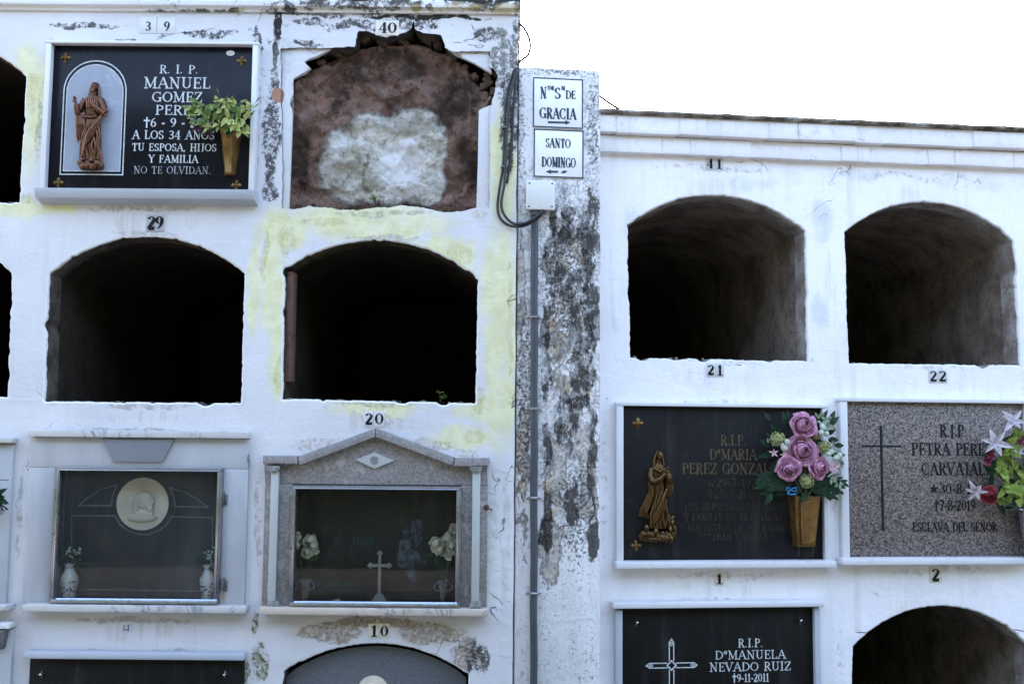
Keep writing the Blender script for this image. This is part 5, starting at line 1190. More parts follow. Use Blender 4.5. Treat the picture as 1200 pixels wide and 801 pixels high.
lettering(t, 'inscription', [('R.I.P.', 1101.5, 1133, 511.5, 14), ('PETRA PEREZ', 1068.5, 1163, 533, 14), ('CARVAJAL', 1080, 1154, 556, 14), ('★30-8-1930', 1089, 1160, 578, 11.5), ('†7-8-2019', 1094.5, 1143, 597.5, 11.5), ('ESCLAVA DEL SEÑOR', 1069.5, 1168.5, 622.5, 11)], -.0132, M['let_blk'], .17, .08)
mb = MB(); q = t.p(1205, 597, -.055); q2 = t.p(1205, 651, -.055)
mb.lathe([(.0, 0), (.027, 0), (.030, .01), (.046, q.z-q2.z-.006), (.052, q.z-q2.z), (.046, q.z-q2.z+.001), (.04, q.z-q2.z-.03), (0, q.z-q2.z-.04)], (q.x, t.d(-.068), q2.z), 28); t.part('flower_vase', mb, M['steel'])

# ================================================================ memorial 1: black granite, silver letters
t = Thing(RF, 843, 900, 'memorial_slab', 'black granite slab with a silver outlined cross and chrome corner studs', 'memorial')
mb = MB(); t.box(mb, 727, 711, 961, 890, -.012, .01, .001); t.part('slab', mb, M['blk_gran'])
mb = MB(); a, b2, c, d = t.rect(721.5, 704.5, 962.5, 890, -.035); y0, y1 = t.d(-.035), t.d(.0)
mb.box(a, a+.028, y0, y1, c, d-.0305, .002); mb.box(b2-.024, b2, y0, y1, c, d-.0305, .002); t.part('frame', mb, M['grey_frame'])
mb = MB(); x0, x1, z0, z1 = t.rect(718.5, 704.5, 966.5, 712, -.06); mb.box(x0, x1, t.d(-.06), t.d(.0), z0, z1, .006); t.part('ledge', mb, M['white_frame'])
stud(t, 746, 729, -.0125, .022); stud(t, 937.5, 726.5, -.0125, .022)
mb = MB(); w = -.0132; y = t.d(w); C0 = t.p(787, 779, w); k = t.p(788, 779, w).x-C0.x
def bar(dx, dz, ln):
    px_, pz_ = -dz, dx
    f = lambda s, o: (C0.x+(dx*s+px_*o)*k, C0.z+(dz*s+pz_*o)*k)
    outline(mb, [f(5.5, 2.6), f(ln-4, 2.6), f(ln, 0), f(ln-4, -2.6), f(5.5, -2.6)], k*1.2, y, False)
    outline(mb, [f(ln-7.5, 0), f(ln-5.5, 1.5), f(ln-3.4, 0), f(ln-5.5, -1.5)], k*.9, y)
bar(0, 1, 29.5); bar(-1, 0, 29.5); bar(1, 0, 30); bar(0, -1, 58)
outline(mb, [(C0.x, C0.z+5.2*k), (C0.x+5.2*k, C0.z), (C0.x, C0.z-5.2*k), (C0.x-5.2*k, C0.z)], k*1.6, y-.0003)
t.part('outlined_cross', mb, M['let_white'])
lettering(t, 'inscription', [('R.I.P.', 865, 894, 757.5, 9.8), ('DaMANUELA', 838, 920.5, 771.3, 9.8), ('NEVADO RUIZ', 831.5, 927, 785.3, 10), ('†9-11-2011', 858, 901, 798, 9.2)], -.0132, M['let_white'], .15, .075)

# ================================================================ signs, box, conduit, cables on the pillar
def wsign(xl, yt, xr, yb, label, rows, arrow):
    t = Thing(PF, (xl+xr)/2, yb, 'wall_sign', label, 'sign', None, -.006)
    a, b2, c, d = t.rect(xl, yt, xr, yb, -.006); mb = MB(); mb.box(a, b2, 0, .008, c, d, .001); pn = t.part('panel', mb, simple('white_enamel', (.74, .74, .75), .35, 0, .05, 8))
    mb = MB(); q = .0052; y = -.0006
    mb.flat([(a, d-q), (b2, d-q), (b2, d), (a, d)], y); mb.flat([(a, c), (b2, c), (b2, c+q), (a, c+q)], y); mb.flat([(a, c+q), (a+q, c+q), (a+q, d-q), (a, d-q)], y); mb.flat([(b2-q, c+q), (b2, c+q), (b2, d-q), (b2-q, d-q)], y); t.part('border', mb, M['sign_ink'])
    lettering(t, 'lettering', rows, -.0068, M['sign_ink'], .2, .085, .9)
    mb = MB()
    for poly in arrow: mb.flat([(t.p(x, y, -.0068).x, t.p(x, y, -.0068).z) for x, y in poly], t.d(-.0068))
    t.part('arrow', mb, M['sign_ink'])
M['sign_ink'] = simple('painted_black', (.022, .03, .045), .6, 0, .35, 60)
wsign(624.5, 91.8, 683.3, 150, 'upper white sign on the pillar with an arrow pointing right', [('N', 633, 640.5, 115.3, 13), ('tra', 641.5, 649, 113.5, 13), ('S', 650, 657, 115.8, 13), ('ta', 658, 662, 113.8, 13), ('DE', 663, 674.5, 116, 9.8), ('GRACIA', 632.5, 675, 139.3, 12.5)],
      [[(642, 142), (642, 144.5), (663, 145), (663, 142.6)], [(662.5, 140.8), (662.5, 146.6), (668.5, 143.8)]])
wsign(625.3, 152, 683.8, 208.2, 'lower white sign on the pillar with an arrow pointing left', [('SANTO', 639.5, 668.5, 173, 10.5), ('DOMINGO', 635, 674.5, 196, 11.5)],
      [[(645, 200), (645, 202.6), (654, 202.6), (654, 200)], [(645.5, 198.6), (639.3, 201), (645.5, 204)], [(657, 203), (662.5, 203), (665, 199.8), (659.5, 200)]])
t = Thing(PF, 633, 245, 'junction_box', 'square grey plastic junction box under the two signs', 'junction box', None, -.02)
mb = MB(); t.box(mb, 617.5, 212, 650, 245, -.03, .0, .004); t.part('box_body', mb, simple('grey_plastic', (.52, .52, .50), .5, 0, .08, 6))
mb = MB(); t.box(mb, 616.8, 211, 650.6, 245.6, -.052, -.031, .005); lid = t.part('lid', mb, simple('pale_plastic', (.60, .60, .58), .45, 0, .08, 6))
mb = MB()
for x, y in ((620.5, 214.5), (647.2, 215), (620, 241.8), (646.8, 242)): mb.ell(t.p(x, y, -.0525), (.0042, .0018, .0042))
t.part('screw', mb, M['hinge'], lid)
mb = MB(); p = t.p(627, 246, -.025); mb.lathe([(.0, .004), (.017, .004), (.019, 0), (.019, -.022), (.015, -.026), (0, -.026)], p, 14); p = t.p(636.5, 246, -.03); mb.lathe([(.0, .003), (.011, .003), (.011, -.016), (0, -.016)], p, 12); t.part('cable_gland', mb, simple('dark_rubber', (.05, .055, .06), .6))
t = Thing(PF, 626, 800, 'conduit_pipe', 'blue grey conduit pipe running down the pillar from the junction box', 'pipe', None, -.02)
mb = MB(); pts = [t.p(626.3+(625-626.3)*k/30, 252+(1010-252)*k/30, -.022) for k in range(31)]
for i, q in enumerate(pts): q.x += .0012*math.sin(i*1.3)
mb.tube(pts, .0145, 14); t.part('pipe', mb, simple('blue_grey_pvc', (.038, .05, .062), .45, 0, .2, 8))
for y in (371.5, 479, 583, 694.5):
    p = t.p(626, y, -.022); mb = MB(); n = 12
    mb.tube([(p.x-.030, t.d(-.003), p.z), (p.x-.017, t.d(-.004), p.z)] + [(p.x+.0165*math.cos(PI-PI*i/n), p.y-.0165*math.sin(PI*i/n), p.z) for i in range(n+1)] + [(p.x+.017, t.d(-.004), p.z), (p.x+.030, t.d(-.003), p.z)], .0052, 6)
    for s in (-1, 1): mb.ell((p.x+s*.026, t.d(-.009), p.z), (.005, .004, .005))
    t.part('pipe_clamp', mb, M['steel'])
M['cable'] = simple('black_cable', (.014, .016, .02), .5, 0, .2)
def smooth(pts, n=8):
    out = []; P_ = [Vector(p) for p in pts]
    for i in range(len(P_)-1):
        p0, p1, p2, p3 = P_[max(i-1, 0)], P_[i], P_[i+1], P_[min(i+2, len(P_)-1)]
        for k in range(n):
            u = k/n; out.append(.5*((2*p1)+(-p0+p2)*u+(2*p0-5*p1+4*p2-p3)*u*u+(-p0+3*p1-3*p2+p3)*u**3))
    return out+[P_[-1]]
t = Thing(LF, 592, 262, 'power_cable', 'pair of thick black cables looping down the corner into the junction box', 'cable', None, -.02)
C1 = [(604, 80), (600.5, 88), (595.5, 105), (592, 130), (591, 165), (589.5, 195), (585.5, 220), (583, 242), (586.5, 256), (597, 264), (612, 265), (626, 259), (634, 252), (637, 246)]
C2 = [(606, 80), (602.5, 92), (598.5, 108), (595.5, 130), (593.5, 165), (592, 190), (591, 215), (587.5, 238), (590.5, 251), (600, 261), (612, 262), (624, 257), (633, 250), (635.5, 246)]
for Cc, dw in ((C1, -.012), (C2, -.022)):
    mb = MB(); mb.tube(smooth([t.p(x, y, dw-(.02 if i > 9 else 0)) for i, (x, y) in enumerate(Cc)]), .0054, 8); t.part('cable', mb, M['cable'])
C3 = [(605.5, 82), (604, 100), (601.5, 130), (600, 165), (597, 195), (594, 215)]
mb = MB(); mb.tube(smooth([t.p(x, y, -.009) for x, y in C3]), .005, 8); t.part('cable', mb, M['cable'])
mb = MB()
for x, y in ((591.5, 150), (590.5, 196)): mb.box(*(lambda p: (p.x-.012, p.x+.012, t.d(-.026), t.d(-.0), p.z-.004, p.z+.004))(t.p(x, y, -.01)), .001)
t.part('cable_clip', mb, M['hinge'])
t = Thing(LF, 608, 28, 'loose_wire', 'thin dark wire looping out from the upper corner against the sky', 'wire', None, .02, False)
mb = MB(); mb.tube(smooth([t.p(x, y, .02) for x, y in ((607, 27), (612, 31), (617, 38), (620.5, 47), (621.3, 56), (619, 64), (613.5, 69), (609, 73), (604.5, 82))]), .0056, 6); t.single(mb, M['cable'])
t = Thing(RF, 724, 126, 'loose_wire', 'short taut wire slanting from the pillar down to the mossy roof edge', 'wire', None, .03, False)
mb = MB(); mb.tube([t.p(700, 110.5, .03), t.p(712, 119.5, .03), t.p(726, 128.5, .03)], .0056, 6); t.single(mb, M['cable'])

# ================================================================ flowers and leaves
def leaf(mb, base, d, up, ln, wd, bend=.3, cup=.15, n=5, tipw=1.0):
    """one pointed leaf: midrib from base along d, bending away from up"""
    base, d, up = Vector(base), Vector(d).normalized(), Vector(up); side = d.cross(up)
    if side.length < 1e-4: side = d.cross(Vector((.3, .2, 1)))
    side.normalize(); nn = side.cross(d).normalized(); rows = []
    for i in range(n+1):
        s = i/n; c = base+d*ln*s-nn*ln*bend*s*s; w = wd*math.sin(PI*min(1, (s*.92+.06))**.85)*.5 if i < n else wd*.02
        rows.append([mb.bm.verts.new(c-side*w+nn*w*cup*2), mb.bm.verts.new(c), mb.bm.verts.new(c+side*w+nn*w*cup*2)])
    for A, B in zip(rows, rows[1:]):
        for k in (0, 1): mb.bm.faces.new((A[k], A[k+1], B[k+1], B[k]))
def petal(mb, c, ax, ang, r, h, open_, wide, rng, n=6):
    """rose petal round axis ax at angle ang; open_ 0 = closed over the heart, 1 = rolled back"""
    ax = Vector(ax).normalized(); e1 = ax.cross(Vector((.21, .1, .97)))
    if e1.length < .1: e1 = ax.cross(Vector((1, 0, 0)))
    e1.normalize(); e2 = ax.cross(e1); rows = []; ph = rng.uniform(0, 6.3); tw = rng.uniform(-.25, .25)
    for i in range(n+1):
        s = i/n; row = []
        for j in range(7):
            a = (j/6-.5)*2; th = ang+tw*s+a*wide*(.6+.4*math.sin(PI*(.15+.6*s)))
            closed = math.sin(PI*(.14+.68*s)); opened = .30+.85*s**.8+.28*max(0, s-.62)
            rr = r*(closed*(1-open_)+opened*open_)*(1+.06*math.sin(3*a+ph)*s)
            zz = h*(s*(1-.42*open_) - open_*.9*max(0, s-.72)**1.5*1.6 - .14*a*a*s + .05*math.sin(4*a+ph)*s*open_)
            if a > 0: rr *= 1+.14*a*(1-open_*.6)
            row.append(mb.bm.verts.new(Vector(c)+ax*zz+(e1*math.cos(th)+e2*math.sin(th))*rr))
        rows.append(row)
    for A, B in zip(rows, rows[1:]):
        for j in range(6): mb.bm.faces.new((A[j], A[j+1], B[j+1], B[j]))
def rose(mb, c, ax, R_, rng, openness=1.0):
    axn = Vector(ax).normalized()
    mb.ell(Vector(c)+axn*R_*.12, (R_*.13,)*3, sub=1)
    for k, (fr_, n, op, hh) in enumerate([(.17, 2, .0, 1.02), (.30, 3, .06, 1.0), (.46, 4, .22, .96), (.62, 5, .45, .9), (.76, 5, .7, .82), (.86, 6, .95, .72)]):
        for i in range(n):
            petal(mb, Vector(c)-axn*R_*.45, ax, 2*PI*(i+rng.random()*.5)/n+k*.9, R_*fr_*rng.uniform(.86, 1.12), R_*hh*rng.uniform(.9, 1.08), min(1, op*openness*rng.uniform(.75, 1.2)), 2*PI/n*.72, rng)
def lily(mb, c, ax, R_, rng, n=6):
    ax = Vector(ax).normalized(); e1 = ax.cross(Vector((.2, .1, .97))).normalized(); e2 = ax.cross(e1)
    for i in range(n):
        a = 2*PI*i/n+rng.uniform(-.15, .15); d = (e1*math.cos(a)+e2*math.sin(a))*1.0+ax*rng.uniform(.35, .9)
        leaf(mb, Vector(c), d, ax, R_*rng.uniform(.85, 1.2), R_*rng.uniform(.36, .5), rng.uniform(.1, .8), .32, 7)
def petmat(name, ca, cb, trans=.25):
    b = NB(name); n = b.noise(60, 4); b.fin(b.mix(b.mr(n, .35, .65), ca, cb), .6, 0, None, .25); t2 = b.t
    b.bsdf.inputs['Subsurface Weight'].default_value = 0
    tl = b.n('ShaderNodeBsdfTranslucent'); tl.inputs[0].default_value = (*cb, 1); mx = b.n('ShaderNodeMixShader'); mx.inputs[0].default_value = trans
    t2.links.new(b.bsdf.outputs[0], mx.inputs[1]); t2.links.new(tl.outputs[0], mx.inputs[2]); t2.links.new(mx.outputs[0], b.out.inputs[0]); return b.m
M['pink'] = petmat('pink_rose', (.33, .12, .21), (.56, .30, .41), .10); M['pink2'] = petmat('pale_pink_blossom', (.62, .36, .42), (.72, .52, .55)); M['white_p'] = petmat('white_lily', (.42, .38, .42), (.60, .57, .59)); M['cream_p'] = petmat('cream_rose', (.50, .44, .32), (.62, .57, .44)); M['red'] = petmat('red_rose', (.20, .02, .03), (.33, .05, .06)); M['wine'] = petmat('wine_blossom', (.13, .02, .05), (.22, .04, .08))
M['leaf_y'] = petmat('yellow_green_leaf', (.26, .31, .07), (.50, .52, .20)); M['leaf_m'] = petmat('mid_green_leaf', (.07, .14, .03), (.18, .25, .065)); M['leaf_d'] = petmat('dark_green_leaf', (.012, .035, .018), (.022, .06, .03)); M['leaf_g'] = petmat('grey_green_sprig', (.20, .28, .19), (.34, .40, .29)); M['filler'] = petmat('green_filler', (.26, .31, .10), (.42, .44, .22)); M['stemm'] = simple('stem_green', (.06, .09, .03), .6); M['bud'] = petmat('pale_bud', (.50, .56, .48), (.62, .66, .58)); M['plum'] = petmat('plum_leaf', (.05, .02, .04), (.10, .04, .07))
FRONT = Vector((0, -1, 0))

# ---- bouquet in the brass vase of the navy slab
rng = random.Random(5)
t = Thing(LF, 270, 157, 'artificial_bouquet', 'bunch of yellow green leaves in the brass vase on the navy slab', 'bouquet', None, -.05)
base = Vector((0, -.005, -.01))
mbs = {'y': MB(), 'm': MB(), 'd': MB(), 'p': MB()}; st = MB()
tg = [(240, 130), (232, 120), (228, 135), (236, 146), (248, 124), (252, 138), (262, 128), (258, 146), (270, 120), (268, 138), (276, 146), (284, 130), (286, 146), (292, 124), (246, 150), (264, 118), (279, 122), (225, 127), (288, 138), (255, 119), (272, 150), (243, 138), (230, 142), (283, 152), (261, 136), (236, 128)]
for k, (x, y) in enumerate(tg):
    tip = t.p(x, y, -.06-.07*rng.random()); mid = base.lerp(tip, .55)+Vector((0, -.015, .02)); st.tube([base, mid, tip], [.0016, .0014, .001], 5)
    kind = rng.choice('yyyym')
    for q in range(6):
        d = Vector((rng.uniform(-1, 1)+(tip.x)*2, -rng.uniform(.2, .9), rng.uniform(-.9, .8))); leaf(mbs[kind if q % 3 else rng.choice('ymd')], tip+Vector((rng.uniform(-.008, .008), 0, rng.uniform(-.008, .008))), d, Vector((rng.uniform(-.4, .4), -1, rng.uniform(.1, .9))), rng.uniform(.02, .042), rng.uniform(.013, .024), rng.uniform(-.1, .6), rng.uniform(.02, .25))
    if k % 2 == 0:
        leaf(mbs['d'], mid, Vector((rng.uniform(-1, 1), -.1, rng.uniform(-.6, .6))), FRONT, .05, .024, .3)
        leaf(mbs['m'], mid, Vector((rng.uniform(-1, 1), -.4, rng.uniform(-.8, .6))), FRONT, .05, .024, .3)
for x, y in ((272, 117), (238, 155), (246, 158), (232, 150), (266, 152)):
    tip = t.p(x, y, -.05)
    for q in range(4): leaf(mbs['p'], tip, Vector((rng.uniform(-1, 1), -.5, rng.uniform(-1, 1))), FRONT, .026, .018, .2)
for x, y in ((303, 116), (296, 132), (255, 106), (300, 124)):
    tip = t.p(x, y, -.07); q0 = base.lerp(tip, .5)+Vector((0, 0, .01)); st.tube([base, q0, tip], [.0015, .001, .0006], 5); leaf(mbs['m'], tip.lerp(q0, .2), tip-q0, FRONT, .03, .006, .1)
t.part('foliage', mbs['y'], M['leaf_y'], label='yellow green leaves'); t.part('foliage', mbs['m'], M['leaf_m'], label='mid green leaves'); t.part('foliage', mbs['d'], M['leaf_d'], label='dark green leaves at the back'); t.part('foliage', mbs['p'], M['plum'], label='small plum coloured leaves'); t.part('stems', st, M['stemm'])

# ---- bouquet of pink roses on the matt black slab
rng = random.Random(8)
t = Thing(RF, 943, 582, 'artificial_bouquet', 'bouquet of four pink roses with green filler and dark fern leaves', 'bouquet', None, -.05)
base = Vector((0, 0, -.02)); st = MB(); k = 1/290
for x, y, r, ax in ((942, 497.5, 16, (.05, -1, .35)), (940.5, 527.5, 18, (-.05, -1, .12)), (924, 549.5, 13.5, (-.35, -1, -.05)), (961, 547.5, 14.5, (.35, -1, .05))):
    p = t.p(x, y, -.12); mb = MB(); rose(mb, p, ax, r*k*1.02, rng); t.part('rose', mb, M['pink'])
    st.tube([base, base.lerp(p, .5)+Vector((0, -.02, 0)), p], .002, 6)
for x, y, r in ((911.5, 514, 9.5), (966, 524, 9), (945, 563, 9.5), (957, 510, 5)):
    p = t.p(x, y, -.10); mb = MB()
    for i in range(70):
        a = rng.uniform(0, 2*PI); z = rng.uniform(-.3, 1); q = math.sqrt(max(0, 1-z*z)); mb.ell(p+Vector((q*math.cos(a), -z, q*math.sin(a)))*r*k*.85, (.0042,)*3, sub=1)
    mb.ell(p, (r*k*.7,)*3, sub=2)
    t.part('filler_cluster', mb, M['filler']); st.tube([base, base.lerp(p, .5), p], .0016, 5)
for x, y, n in ((921, 521, 3), (965, 503, 4), (979, 535, 3), (914, 522, 2), (972, 527, 2)):
    mb = MB(); p = t.p(x, y, -.11)
    for i in range(n): mb.ell(p+Vector((rng.uniform(-.018, .018), rng.uniform(-.02, 0), rng.uniform(-.018, .018))), (.011, .011, .012), sub=2)
    t.part('pale_bud', mb, M['bud'])
for x, y, r in ((906, 530.5, 6), (918.5, 532.5, 5), (977, 548, 7), (981, 545, 4)):
    mb = MB(); lily(mb, t.p(x, y, -.11), (rng.uniform(-.3, .3), -1, .1), r*k, rng, 5); t.part('small_blossom', mb, M['pink2'])
mb = MB()
for sx, x, y in ((-1, 919, 561), (-1, 916, 556), (-1, 913, 564), (1, 958, 560), (1, 956, 566), (1, 962, 556), (-1, 928, 566), (1, 950, 570)):
    p = t.p(x, y, -.07); d0 = Vector((sx*1.0, -.15, -.12-rng.random()*.35))
    for q in range(9):
        s = q/8; c = p+d0*.085*s; leaf(mb, c, d0*.6+Vector((sx*.25, -.15, (.7 if q % 2 else -.7)*(1-s*.6))), FRONT, .052*(1-.35*s), .015, .25, .05, 4)
for i in range(60):
    x, y = rng.uniform(902, 978), rng.uniform(492, 580)
    leaf(mb, t.p(x, y, -.045-.025*rng.random()), Vector(((x-942)/40+rng.uniform(-.5, .5), -.3, (540-y)/50+rng.uniform(-.5, .5))), FRONT, rng.uniform(.04, .07), rng.uniform(.018, .028), .3)
t.part('foliage', mb, M['leaf_d'], label='dark fern leaves')
mb = MB()
for x, y in ((966, 494), (972, 500), (980, 530), (985, 537), (975, 522), (968, 505), (985, 545), (903, 516), (976, 560), (984, 566), (961, 490)):
    p = t.p(x, y, -.09)
    for q in range(5): leaf(mb, p+Vector((rng.uniform(-.012, .012), 0, rng.uniform(-.012, .012))), Vector((rng.uniform(-.6, 1), -.5, rng.uniform(-.8, 1))), FRONT, .024, .012, .2)
t.part('foliage', mb, M['leaf_g'], label='grey green sprigs at the right'); t.part('stems', st, M['stemm'])
mb = MB(); p = t.p(927, 573, -.10)
for q in (-1, 1): mb.tube(smooth([p, p+Vector((q*.016, -.008, .008)), p+Vector((q*.021, -.004, -.003)), p+Vector((q*.009, 0, -.007)), p]), .0025, 6)
mb.tube(smooth([p, p+Vector((-.014, -.004, -.018)), p+Vector((.02, -.004, -.02))]), .003, 6); t.part('ribbon_bow', mb, simple('blue_ribbon', (.03, .19, .42), .5))

# ---- bouquet at the right edge
rng = random.Random(12)
t = Thing(RF, 1205, 598, 'artificial_bouquet', 'bunch of white lilies, a red rose and green leaves in a steel vase', 'bouquet', None, -.07)
base = Vector((0, 0, -.02)); st = MB(); k = 1/285
for x, y, r, ax in ((1186, 494, 17, (-.1, -1, .55)), (1166, 519, 17, (-.4, -1, .2)), (1144, 574, 14, (-.6, -.8, -.3)), (1193, 530, 8, (.1, -1, .2)), (1222, 512, 16, (.4, -1, .3)), (1235, 560, 15, (.7, -1, 0))):
    p = t.p(x, y, -.13); mb = MB(); lily(mb, p, ax, r*k*.92, rng); t.part('lily', mb, M['white_p'], None); st.tube([base, base.lerp(p, .55)+Vector((0, -.02, .01)), p], .002, 6)
p = t.p(1160, 580, -.12); mb = MB(); rose(mb, p, (-.25, -1, 0), 11*k, rng); t.part('rose', mb, M['red']); st.tube([base, base.lerp(p, .55), p], .002, 6)
for x, y, r in ((1159, 533, 8), (1157, 540, 7), (1195, 518, 7), (1172, 522, 5), (1200, 512, 7), (1215, 535, 7)):
    p = t.p(x, y, -.105); mb = MB()
    for q in range(9): leaf(mb, p, Vector((rng.uniform(-1, 1), -.5, rng.uniform(-1, 1))), FRONT, r*k, r*k*.7, .3)
    t.part('wine_blossom', mb, M['wine'])
mb = MB(); mbd = MB()
for x, y in ((1168, 543), (1173, 551), (1180, 560), (1177, 572), (1169, 556), (1184, 545), (1178, 537), (1190, 514), (1180, 518), (1192, 550), (1186, 580), (1175, 590), (1196, 566), (1198, 590), (1182, 528), (1205, 545), (1212, 575), (1225, 590), (1220, 550), (1184, 568)):
    p = t.p(x, y, -.09-.04*rng.random()); st.tube([base, base.lerp(p, .6)+Vector((0, -.01, .01)), p], .0015, 5)
    for q in range(3): leaf(mb, p, Vector((rng.uniform(-1, .8), -.6, rng.uniform(-.8, .9))), FRONT, rng.uniform(.035, .06), rng.uniform(.024, .036), .25, .1)
    for q in range(2): leaf(mbd, p+Vector((0, .04, 0)), Vector((rng.uniform(-1, .8), -.2, rng.uniform(-.8, .9))), FRONT, .06, .026, .25)
t.part('foliage', mb, petmat('fresh_green_leaf', (.13, .22, .03), (.28, .34, .07)), label='fresh green leaves'); t.part('foliage', mbd, M['leaf_d'], label='dark leaves behind'); t.part('stems', st, M['stemm'])

# ---- porcelain vases with flowers behind the glass of the medallion memorial
def porcelain(px, pyb, label):
    t = Thing(LF, px, pyb, 'porcelain_vase', label, 'vase', 'porcelain vases behind glass', .035)
    z0 = MG1.root.location.z + MG1_FLOOR; t.root.location.z = z0; t.o = (t.o[0], .035, z0)
    mb = MB(); mb.lathe([(0, 0), (.024, 0), (.026, .004), (.024, .02), (.030, .05), (.035, .075), (.033, .088), (.022, .108), (.018, .120), (.020, .134), (.026, .144), (.022, .143), (.015, .12), (0, .11)], (0, 0, 0), 24); b_ = t.part('vase_body', mb, M['porcelain'])
    mb = MB(); rr = random.Random(int(px))
    for i in range(26):
        a = rr.uniform(-2.6, -.5); z = rr.uniform(.025, .075); r = .0245+(z-.02)*.19+.0012; c = Vector((r*math.cos(a), r*math.sin(a), z)); mb.ell(c, (.005, .0016, .004), Matrix.Rotation(a+PI/2, 3, 'Z'), 1)
    for i in range(8): a = -PI*i/8-.2; mb.ell((.0195*math.cos(a), .0195*math.sin(a), .126+.002*(i % 2)), (.004, .0015, .003), Matrix.Rotation(a+PI/2, 3, 'Z'), 1)
    t.part('blue_flowers', mb, M['blue_paint'], b_)
    t2 = Thing(LF, px, pyb, 'artificial_bouquet', label.replace('white porcelain vase painted blue', 'white flower sprig in the porcelain vase'), 'bouquet', 'sprigs in porcelain vases', .035)
    t2.root.location.z = z0+.12
    mb = MB(); wf = MB()
    for i in range(46):
        d = Vector((rr.gauss(0, 1), rr.gauss(0, .5), rr.uniform(-.3, 1.3))); leaf(mb, Vector((0, 0, .02))+d*.02, d, FRONT, rr.uniform(.03, .06), .016, .5)
    for i in range(22):
        c = Vector((.012+rr.gauss(0, .016), -.02+rr.gauss(0, .008), .06+rr.gauss(0, .016)))
        for q in range(4): leaf(wf, c, Vector((rr.uniform(-1, 1), -.6, rr.uniform(-1, 1))), FRONT, .008, .006, .1, .1, 3)
    t2.part('foliage', mb, M['leaf_d']); t2.part('blossoms', wf, petmat('pale_mint_blossom', (.42, .52, .46), (.56, .64, .58)))
MG1_FLOOR = MG1.rect(61, 548, 257.5, 706, -.02)[2]
porcelain(80.5, 704, 'white porcelain vase painted blue, left one behind the medallion memorial glass')
porcelain(243.5, 704, 'white porcelain vase painted blue, right one behind the medallion memorial glass')
# ---- cream roses behind the dark glass
def cream_bunch(spots, foot, label, vase_label):
    z0 = MG2.root.location.z + FLOORZ; rr = random.Random(len(spots)*7)
    t = Thing(LF, foot[0], foot[1], 'crystal_vase', vase_label, 'vase', None, .045); t.root.location.z = z0; t.o = (t.o[0], .045, z0)
    mb = MB(); mb.lathe([(0, 0), (.022, 0), (.023, .004), (.010, .010), (.008, .018), (.013, .03), (.016, .06), (.022, .095), (.020, .095), (.013, .06), (.008, .03), (0, .026)], (0, 0, 0), 10); v_ = t.part('vase_body', mb, M['crystal'])
    mb = MB()
    for s in (-1, 1): mb.tube(smooth([(s*.015, 0, .055), (s*.032, 0, .06), (s*.034, 0, .075), (s*.02, 0, .088)]), .003, 6)
    t.part('handle', mb, M['crystal'], v_)
    t2 = Thing(LF, foot[0], foot[1], 'artificial_bouquet', label, 'bouquet', None, .045); t2.root.location.z = z0+.06; t2.o = (t2.o[0], .045, z0+.06)
    st = MB()
    for x, y, r in spots:
        p = t2.p(x, y, .03); mb = MB(); rose(mb, p, (rr.uniform(-.5, .5), -1, rr.uniform(-.2, .6)), r/PXM*1.1, rr, .8); t2.part('rose', mb, M['cream_p']); st.tube([(0, 0, 0), p.lerp(Vector((0, 0, 0)), .5)+Vector((0, .01, 0)), p], .0016, 5)
    for i in range(10): q = t2.p(spots[i % len(spots)][0]+rr.uniform(-6, 6), spots[i % len(spots)][1]+rr.uniform(2, 9), .05); leaf(st, q, Vector((rr.uniform(-1, 1), -.3, rr.uniform(-1, .3))), FRONT, .04, .016, .3)
    t2.part('stems', st, M['leaf_d'])
b_ = NB('crystal_glass'); b_.fin((.16, .17, .17), .1, 0, None, .5); b_.bsdf.inputs['Transmission Weight'].default_value = .6; b_.bsdf.inputs['IOR'].default_value = 1.45; M['crystal'] = b_.m
cream_bunch([(363, 634, 8.5), (359, 647, 7.5), (366, 639, 6.5), (347, 629, 5.5), (347, 637, 5), (369, 645, 5)], (357, 708), 'cream roses at the left behind the dark glass', 'small crystal vase at the left behind the dark glass')
cream_bunch([(512, 637, 8.5), (517, 644, 7), (528, 627, 8), (531, 639, 7), (522, 633, 6.5), (531, 618, 6), (526, 648, 6.5), (509, 641, 5)], (519, 708), 'cream roses at the right behind the dark glass', 'small crystal vase with handles at the right behind the dark glass')
t = Thing(LF, 396, 709, 'fallen_flower', 'pale flower head lying on the ledge behind the dark glass', 'flower', None, .02); t.root.location.z = MG2.root.location.z+FLOORZ; mb = MB(); rose(mb, Vector((0, 0, .012)), (.2, -.4, 1), .024, random.Random(2), 1); t.part('petals', mb, M['cream_p'])
t = Thing(LF, 355, 709, 'candle_holder', 'thin brass candle holder in the corner behind the dark glass', 'candle holder', None, .0); t.root.location.z = MG2.root.location.z+FLOORZ
mb = MB(); mb.lathe([(0, 0), (.02, 0), (.02, .004), (.006, .008), (.004, .02), (.004, .055), (.008, .06), (.004, .064), (0, .066)], (0, 0, 0), 14); t.part('stick', mb, M['brass_dk']); mb = MB(); mb.tube(smooth([(0, 0, .02), (.015, 0, .012), (.03, 0, .018), (.042, 0, .010)]), .0035, 6); mb.ell((.044, 0, .014), (.008, .008, .006)); t.part('side_arm', mb, M['brass_dk'])
